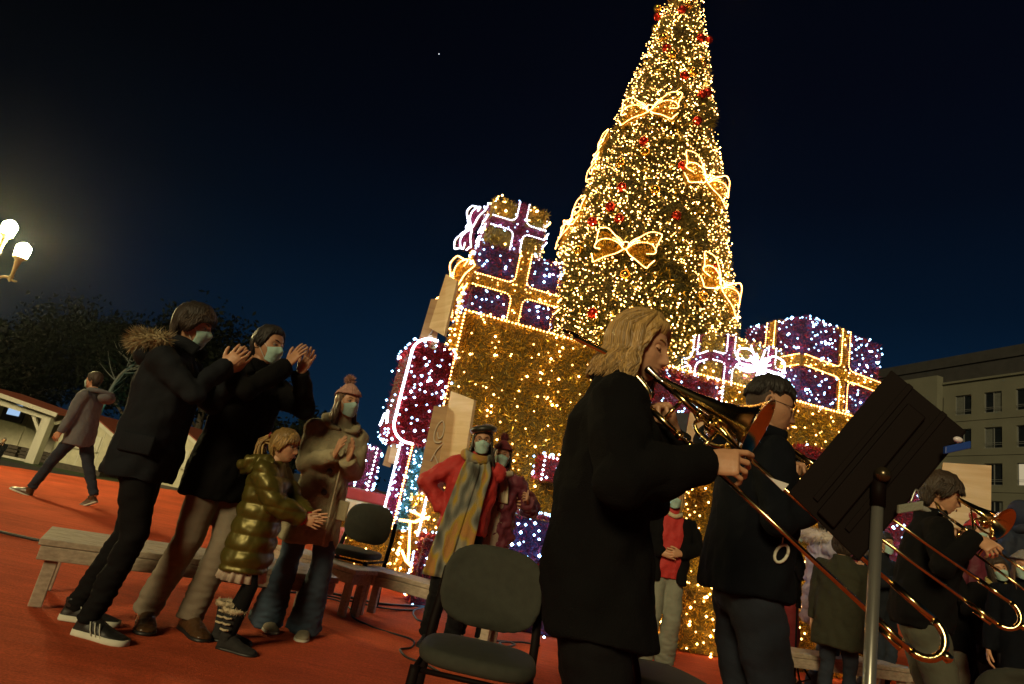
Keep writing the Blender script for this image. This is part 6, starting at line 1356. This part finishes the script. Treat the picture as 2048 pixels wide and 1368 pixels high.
# ------------------------------------------------------------------ chairs, benches, stands, cables
def chair(label, loc, face, H=.45, back_top=.84):
    rz = math.atan2(face[1], face[0]) - math.pi / 2; t = thing('stacking_chair', label, 'chair', (loc[0], loc[1], 0), rz, 'upholstered chairs on the carpet')
    def pad(rings, name):
        mb = MB(); mb.loft(rings); V, F = mb.arr(); V, F, N_ = remesh(V, F, .011, 6); return build(name, V, F, M_chairfab, t, True)
    n = 40; a = np.linspace(0, 2 * np.pi, n, endpoint=False)
    sq = lambda w, d, e=3.2: np.stack([w * np.sign(np.cos(a)) * np.abs(np.cos(a)) ** (2 / e), d * np.sign(np.sin(a)) * np.abs(np.sin(a)) ** (2 / e)], 1)
    o = sq(.235, .215); pad([np.c_[o * .93, np.full(n, H - .055)], np.c_[o, np.full(n, H - .04)], np.c_[o, np.full(n, H - .012)], np.c_[o * .93, np.full(n, H + .004)], np.c_[o * .6, np.full(n, H + .008)]], 'seat')
    o = sq(.225, .175, 2.9); zc = back_top - .175
    def br(k, y): q = o * k; return np.c_[q[:, 0], np.full(n, y) - .06 * (q[:, 0] / .225) ** 2 * -1 - .03 * 0 + -.10 * (q[:, 1] - 0) * .6, zc + q[:, 1]]
    pad([br(.9, -.215), br(1, -.225), br(1, -.245), br(.9, -.256)], 'backrest')
    for sg in (1, -1):
        mb = MB(); mb.tube(spline([(sg * .232, -.24, .0), (sg * .228, -.215, .25), (sg * .228, -.225, H), (sg * .222, -.262, H + .12), (sg * .215, -.272, back_top - .13)], 6), .0125, 10, flat=1.6); mb.build('rear_leg', M_blackmetal, t, True)
        mb = MB(); mb.tube(spline([(sg * .225, .235, .0), (sg * .222, .215, .25), (sg * .220, .19, H - .06)], 6), .0125, 10, flat=1.6); mb.build('front_leg', M_blackmetal, t, True)
        mb = MB(); mb.tube([(sg * .222, -.225, H - .07), (sg * .220, .20, H - .07)], .011, 8); mb.build('seat_rail', M_blackmetal, t, True)
    mb = MB(); mb.tube([(-.22, .18, H - .075), (.22, .18, H - .075)], .010, 8); mb.build('cross_rail', M_blackmetal, t, True)
    return t
chair('empty dark green chair in the foreground facing the viewer', (.125, 2.74), (-.06, -1))
q = atz(1312, 1342, .45); chair('dark chair beside the legs of the blond trombonist', (q[0], q[1]), (.9, .25))
chair('empty grey chair behind the woman in the bobble hat', (-.97, 5.72), (-.25, -1), .45, .84)
q = at(2075, 1330, 2.4); chair('dark chair cut off by the right edge', (q[0], q[1]), (.5, .85))

def bench(label, c0, c1, c2, hb, th=.075, leg=.065, planks=2):
    """c0, c1: the two corners of one end on top, c2: a point along the long edge from c0"""
    c0, c1 = A(*c0)[:2], A(*c1)[:2]; ax = A(*c2)[:2] - c0; Lg = np.linalg.norm(ax); ax = ax / Lg; nn = A(-ax[1], ax[0]); w = float(np.dot(c1 - c0, nn)); 
    if w < 0: nn, w = -nn, -w
    t = thing('wooden_bench', label, 'bench', (*(c0 + ax * Lg / 2 + nn * w / 2), 0), 0, 'low wooden benches')
    M = (np.stack([A(*ax, 0), A(*nn, 0), A(0, 0, 1)], 1), A(*c0, 0))
    for i in range(planks):
        w0, w1 = w * i / planks, w * (i + 1) / planks; MB().rbox((0, w0 + .003, hb - .035), (Lg, w1 - .003, hb), .006, M).build('plank', M_pine, t, world=True)
    MB().rbox((.015, .004, hb - .035 - th), (Lg - .015, .036, hb - .0375), .005, M).build('apron', M_pine, t, world=True)
    MB().rbox((.015, w - .036, hb - .035 - th), (Lg - .015, w - .004, hb - .0375), .005, M).build('apron', M_pine, t, world=True)
    for x in (.02, Lg - .02 - .03): MB().rbox((x, .038, hb - .035 - th), (x + .03, w - .038, hb - .0375), .005, M).build('end_board', M_pine, t, world=True)
    for x in (.055, Lg - .055 - leg):
        for y in (.038, w - .038 - leg * .6): MB().rbox((x, y, .004), (x + leg, y + leg * .6, hb - .0375), .005, M).build('leg', M_pine, t, world=True)
    return t
HB = .36
b0 = atz(104, 1052, HB); b1 = atz(170, 1092, HB); b2 = atz(425, 1098, HB)
ax_ = nrm((b2 - b0) * A(1, 1, 0)); pf = A(ax_[1], -ax_[0], 0) * .56; pf = pf if pf[1] < 0 else -pf
bench('long wooden bench behind the legs of the parka youth', b0 + pf, b0, b0 + pf + ax_ * 1.7, HB, planks=4)
b0 = atz(714, 1131, HB); b1 = b0 + A(.1, .29, 0); b2 = atz(870, 1172, HB)
bench('wooden bench behind the woman in the red jacket', b0, b1, b0 + nrm(b2 - b0) * 1.25, HB)
b3 = atz(716, 1142, HB) + A(-.02, .02, 0); b4 = b3 + A(.02, .30, 0); b5 = atz(560, 1092, HB)
bench('wooden bench behind the flared jeans', b3, b4, b3 + nrm(A(*b5) - b3) * 1.0, HB)
b0 = atz(1550, 1300, .40); b2 = atz(1725, 1325, .40)
bench('wooden bench between the second trombonist and the olive coat', b0, b0 + A(0, .32, 0), b0 + nrm(b2 - b0) * 1.7, .40)
# printed plank marks on the benches
# music desk on a chromed stand in the foreground
SY = 1.25; kn = at(1757, 962, SY); ft = A(kn[0] - .005, SY, 0)
ms = thing('music_stand', 'black music desk on a shiny steel pole in the foreground', 'music stand', ft)
MB().tube([A(ft[0], SY, .02), A(kn[0], SY, kn[2] - .01)], [.0125, .0110], 14).build('pole', M_steel, ms, True, True)
for k in range(3):
    an_ = .5 + k * 2.094; d = A(math.cos(an_), math.sin(an_), 0); MB().tube(spline([ft + A(0, 0, .16), ft + d * .16 + A(0, 0, .10), ft + d * .32 + A(0, 0, .012)], 5), .011, 8).build('leg', M_blackmetal, ms, True, True)
ca, cb, cd = at(1783, 740, SY - .01), at(1932, 862, SY - .05), at(1578, 985, SY + .06); cc = cb + cd - ca
ux, uy = nrm(cd - ca), nrm(cb - ca); un = nrm(np.cross(ux, uy)); un = un if un[1] > 0 else -un
Lx, Ly = np.linalg.norm(cd - ca), np.linalg.norm(cb - ca)
M = (np.stack([ux, uy, un], 1), ca)
dk = MB().rbox((0, 0, 0), (Lx, Ly, .004), .0015, M).build('desk', M_blackmetal, ms, world=True)
MB().rbox((0, Ly - .003, .002), (Lx, Ly + .002, .055), .001, M).build('ledge', M_blackmetal, dk, world=True)
for y in (.04, Ly - .055): MB().rbox((.0, y, -.005), (Lx * .92, y + .012, -.0005), .001, M).build('fold_rib', M_blackmetal, dk, world=True)
MB().rbox((Lx * .10, Ly * .36, -.012), (Lx * .97, Ly * .60, -.0008), .003, M).build('back_channel', M_blackmetal, dk, world=True)
V, F = sphere(kn + A(0, -.012, .012), .016, 18, 12); build('ball_joint', V, F, mat('dark polished knob', (.10, .08, .05), .25, .8), ms, True, True)
MB().tube([kn + A(0, 0, -.05), kn + A(0, 0, .01)], .0142, 12).build('joint_collar', M_blackmetal, ms, True, True)
sh = thing('sheet_clip', 'pale clip holding sheets at the lower edge of the desk', 'clip', at(1825, 1012, SY - .02)); c = at(1820, 1012, SY - .03); e1, e2 = nrm(at(1850, 1006, SY) - at(1790, 1016, SY)), A(0, 0, 1)
MB().rbox((-.026, -.004, -.011), (.026, .004, .006), .002, (np.stack([e1, nrm(np.cross(e2, e1)), nrm(e2)], 1), c)).build('jaw', C_pale, sh, world=True)
MB().tube(spline([c + e1 * .0 + A(0, 0, .005), c + e1 * .012 + A(0, 0, .03), c + e1 * .02 + A(0, 0, .012)], 6), .002, 6).build('wire', M_steel, sh, True, True)
sh = thing('sheet_clip', 'blue clip at the right corner of the music desk', 'clip', at(1908, 892, SY - .06)); c = at(1912, 894, SY - .06); e1 = nrm(at(1935, 889, SY) - at(1885, 900, SY))
MB().rbox((-.026, -.004, -.009), (.03, .004, .006), .002, (np.stack([e1, nrm(np.cross(e2, e1)), nrm(e2)], 1), c)).build('jaw', mat('blue plastic', (.02, .06, .30), .35), sh, world=True)
V, F = sphere(c + A(0, -.005, .014), .006, 10, 8, (1.6, 1, 1)); build('tip', V, F, M_lip if False else mat('white plastic', (.7, .68, .75), .3), sh, True, True)
pp = thing('sheet_music', 'corner of a white music sheet left of the desk', 'sheet music', at(1558, 965, SY + .12)); c4 = [at(x, y, SY + .12) for x, y in ((1531, 948), (1540, 955), (1578, 968), (1566, 982))]
V = [c4[0], c4[1], c4[2], c4[3]]; build('page', V + [v + A(0, .002, 0) for v in V], [(0, 1, 2, 3), (7, 6, 5, 4), (0, 4, 5, 1), (1, 5, 6, 2), (2, 6, 7, 3), (3, 7, 4, 0)], mat('white paper', (.7, .68, .66), .8), pp, world=True)
# folding tripod stand further back
q = atz(1590, 1360, .12); t = thing('tripod_stand', 'black folding tripod stand behind the second trombonist', 'music stand', (q[0], q[1], 0)); b = A(q[0], q[1], 0)
MB().tube([b + A(0, 0, .05), b + A(-.03, 0, .75)], .009, 8).build('pole', M_blackmetal, t, True, True)
for k in range(3):
    an_ = .3 + k * 2.094; d = A(math.cos(an_), math.sin(an_), 0); MB().tube([b + A(-.02, 0, .34), b + d * .3 + A(0, 0, .01)], .009, 8).build('leg', M_blackmetal, t, True, True); MB().tube([b + A(0, 0, .09), b + d * .18 + A(0, 0, .15)], .006, 6).build('strut', M_blackmetal, t, True, True)
MB().tube([b + A(-.03, 0, .75), b + A(-.16, 0, 1.0)], .008, 8).build('desk_arm', M_blackmetal, t, True, True)
# cables
def cable(label, pts, r=.008, z=.012):
    P = spline([atz(x, y, z) for x, y in pts], 10); P[:, 2] = np.maximum(P[:, 2], 0) * 0 + r + .006 + .003 * noise3(P, .4, 3); V, F = tube(P, r, 7); tag(build('cable', V, F, M_cable, None, True), label, 'cable', 'cables across the carpet')
cable('black cable crossing the carpet under the long bench at left', [(-60, 1050), (20, 1070), (100, 1086), (200, 1102), (300, 1128), (350, 1136), (420, 1152), (480, 1168), (560, 1180)], .012)
cable('thick black cable running under the benches to the red present', [(560, 1176), (640, 1184), (700, 1196), (760, 1208), (830, 1214), (862, 1214)], .011)
cable('second cable beside the thick one under the benches', [(560, 1184), (640, 1190), (700, 1203), (760, 1216), (830, 1221)], .008)
cable('thin cable looping from the bench leg past the boots of the red jacket', [(600, 1190), (670, 1200), (700, 1216), (705, 1234), (740, 1252), (790, 1268), (826, 1282), (822, 1294), (800, 1300), (812, 1314), (845, 1326), (880, 1345)], .007)
cable('thin cable curling between the boots and the foreground chair', [(855, 1214), (828, 1222), (832, 1238), (850, 1244), (870, 1246)], .008)
cable('coiled cable behind the foreground chair', [(885, 1275), (905, 1268), (930, 1276), (960, 1282), (1010, 1283), (1030, 1290), (1012, 1294), (1000, 1286), (1040, 1285), (1080, 1292)], .008)
rz_, rx_, ry_ = RISER
t = thing('wooden_riser', 'long wooden riser at the far right under the red hat', 'riser', (rx_ - .5, ry_, 0))
for k in range(4): MB().rbox((rx_ - 1.6, ry_ - .5 + k * .23, rz_ - .04), (rx_ + 1.2, ry_ - .28 + k * .23, rz_ - .002), .006).build('plank', M_pine, t, world=True)
for x in (-1.5, 0, 1.0):
    for y in (-.45, .3): MB().rbox((rx_ + x, ry_ + y, .004), (rx_ + x + .09, ry_ + y + .09, rz_ - .042), .006).build('leg', M_pine, t, world=True)

# ------------------------------------------------------------------ added thin scattering volume that imitates lens glow round the lamps
hz = MB().box((-75, -30, LOW - 1.0), (75, 120, 24.0)).build('glow_volume', None); hz['kind'] = 'stuff'
m = bpy.data.materials.new('thin glow volume'); m.use_nodes = True; nt = m.node_tree; nt.nodes.clear()
o = nt.nodes.new('ShaderNodeOutputMaterial'); v = nt.nodes.new('ShaderNodeVolumePrincipled'); v.inputs['Color'].default_value = (.9, .92, .95, 1); v.inputs['Density'].default_value = .00025; v.inputs['Anisotropy'].default_value = .9
nt.links.new(v.outputs[0], o.inputs['Volume']); hz.data.materials.append(m); m.cycles.homogeneous_volume = True
SC.cycles.volume_bounces = 0

# ------------------------------------------------------------------ hand everything to the scene
for o in list(COL.objects): SC.collection.objects.link(o); COL.objects.unlink(o)
bpy.data.collections.remove(COL)
SC.camera = cam
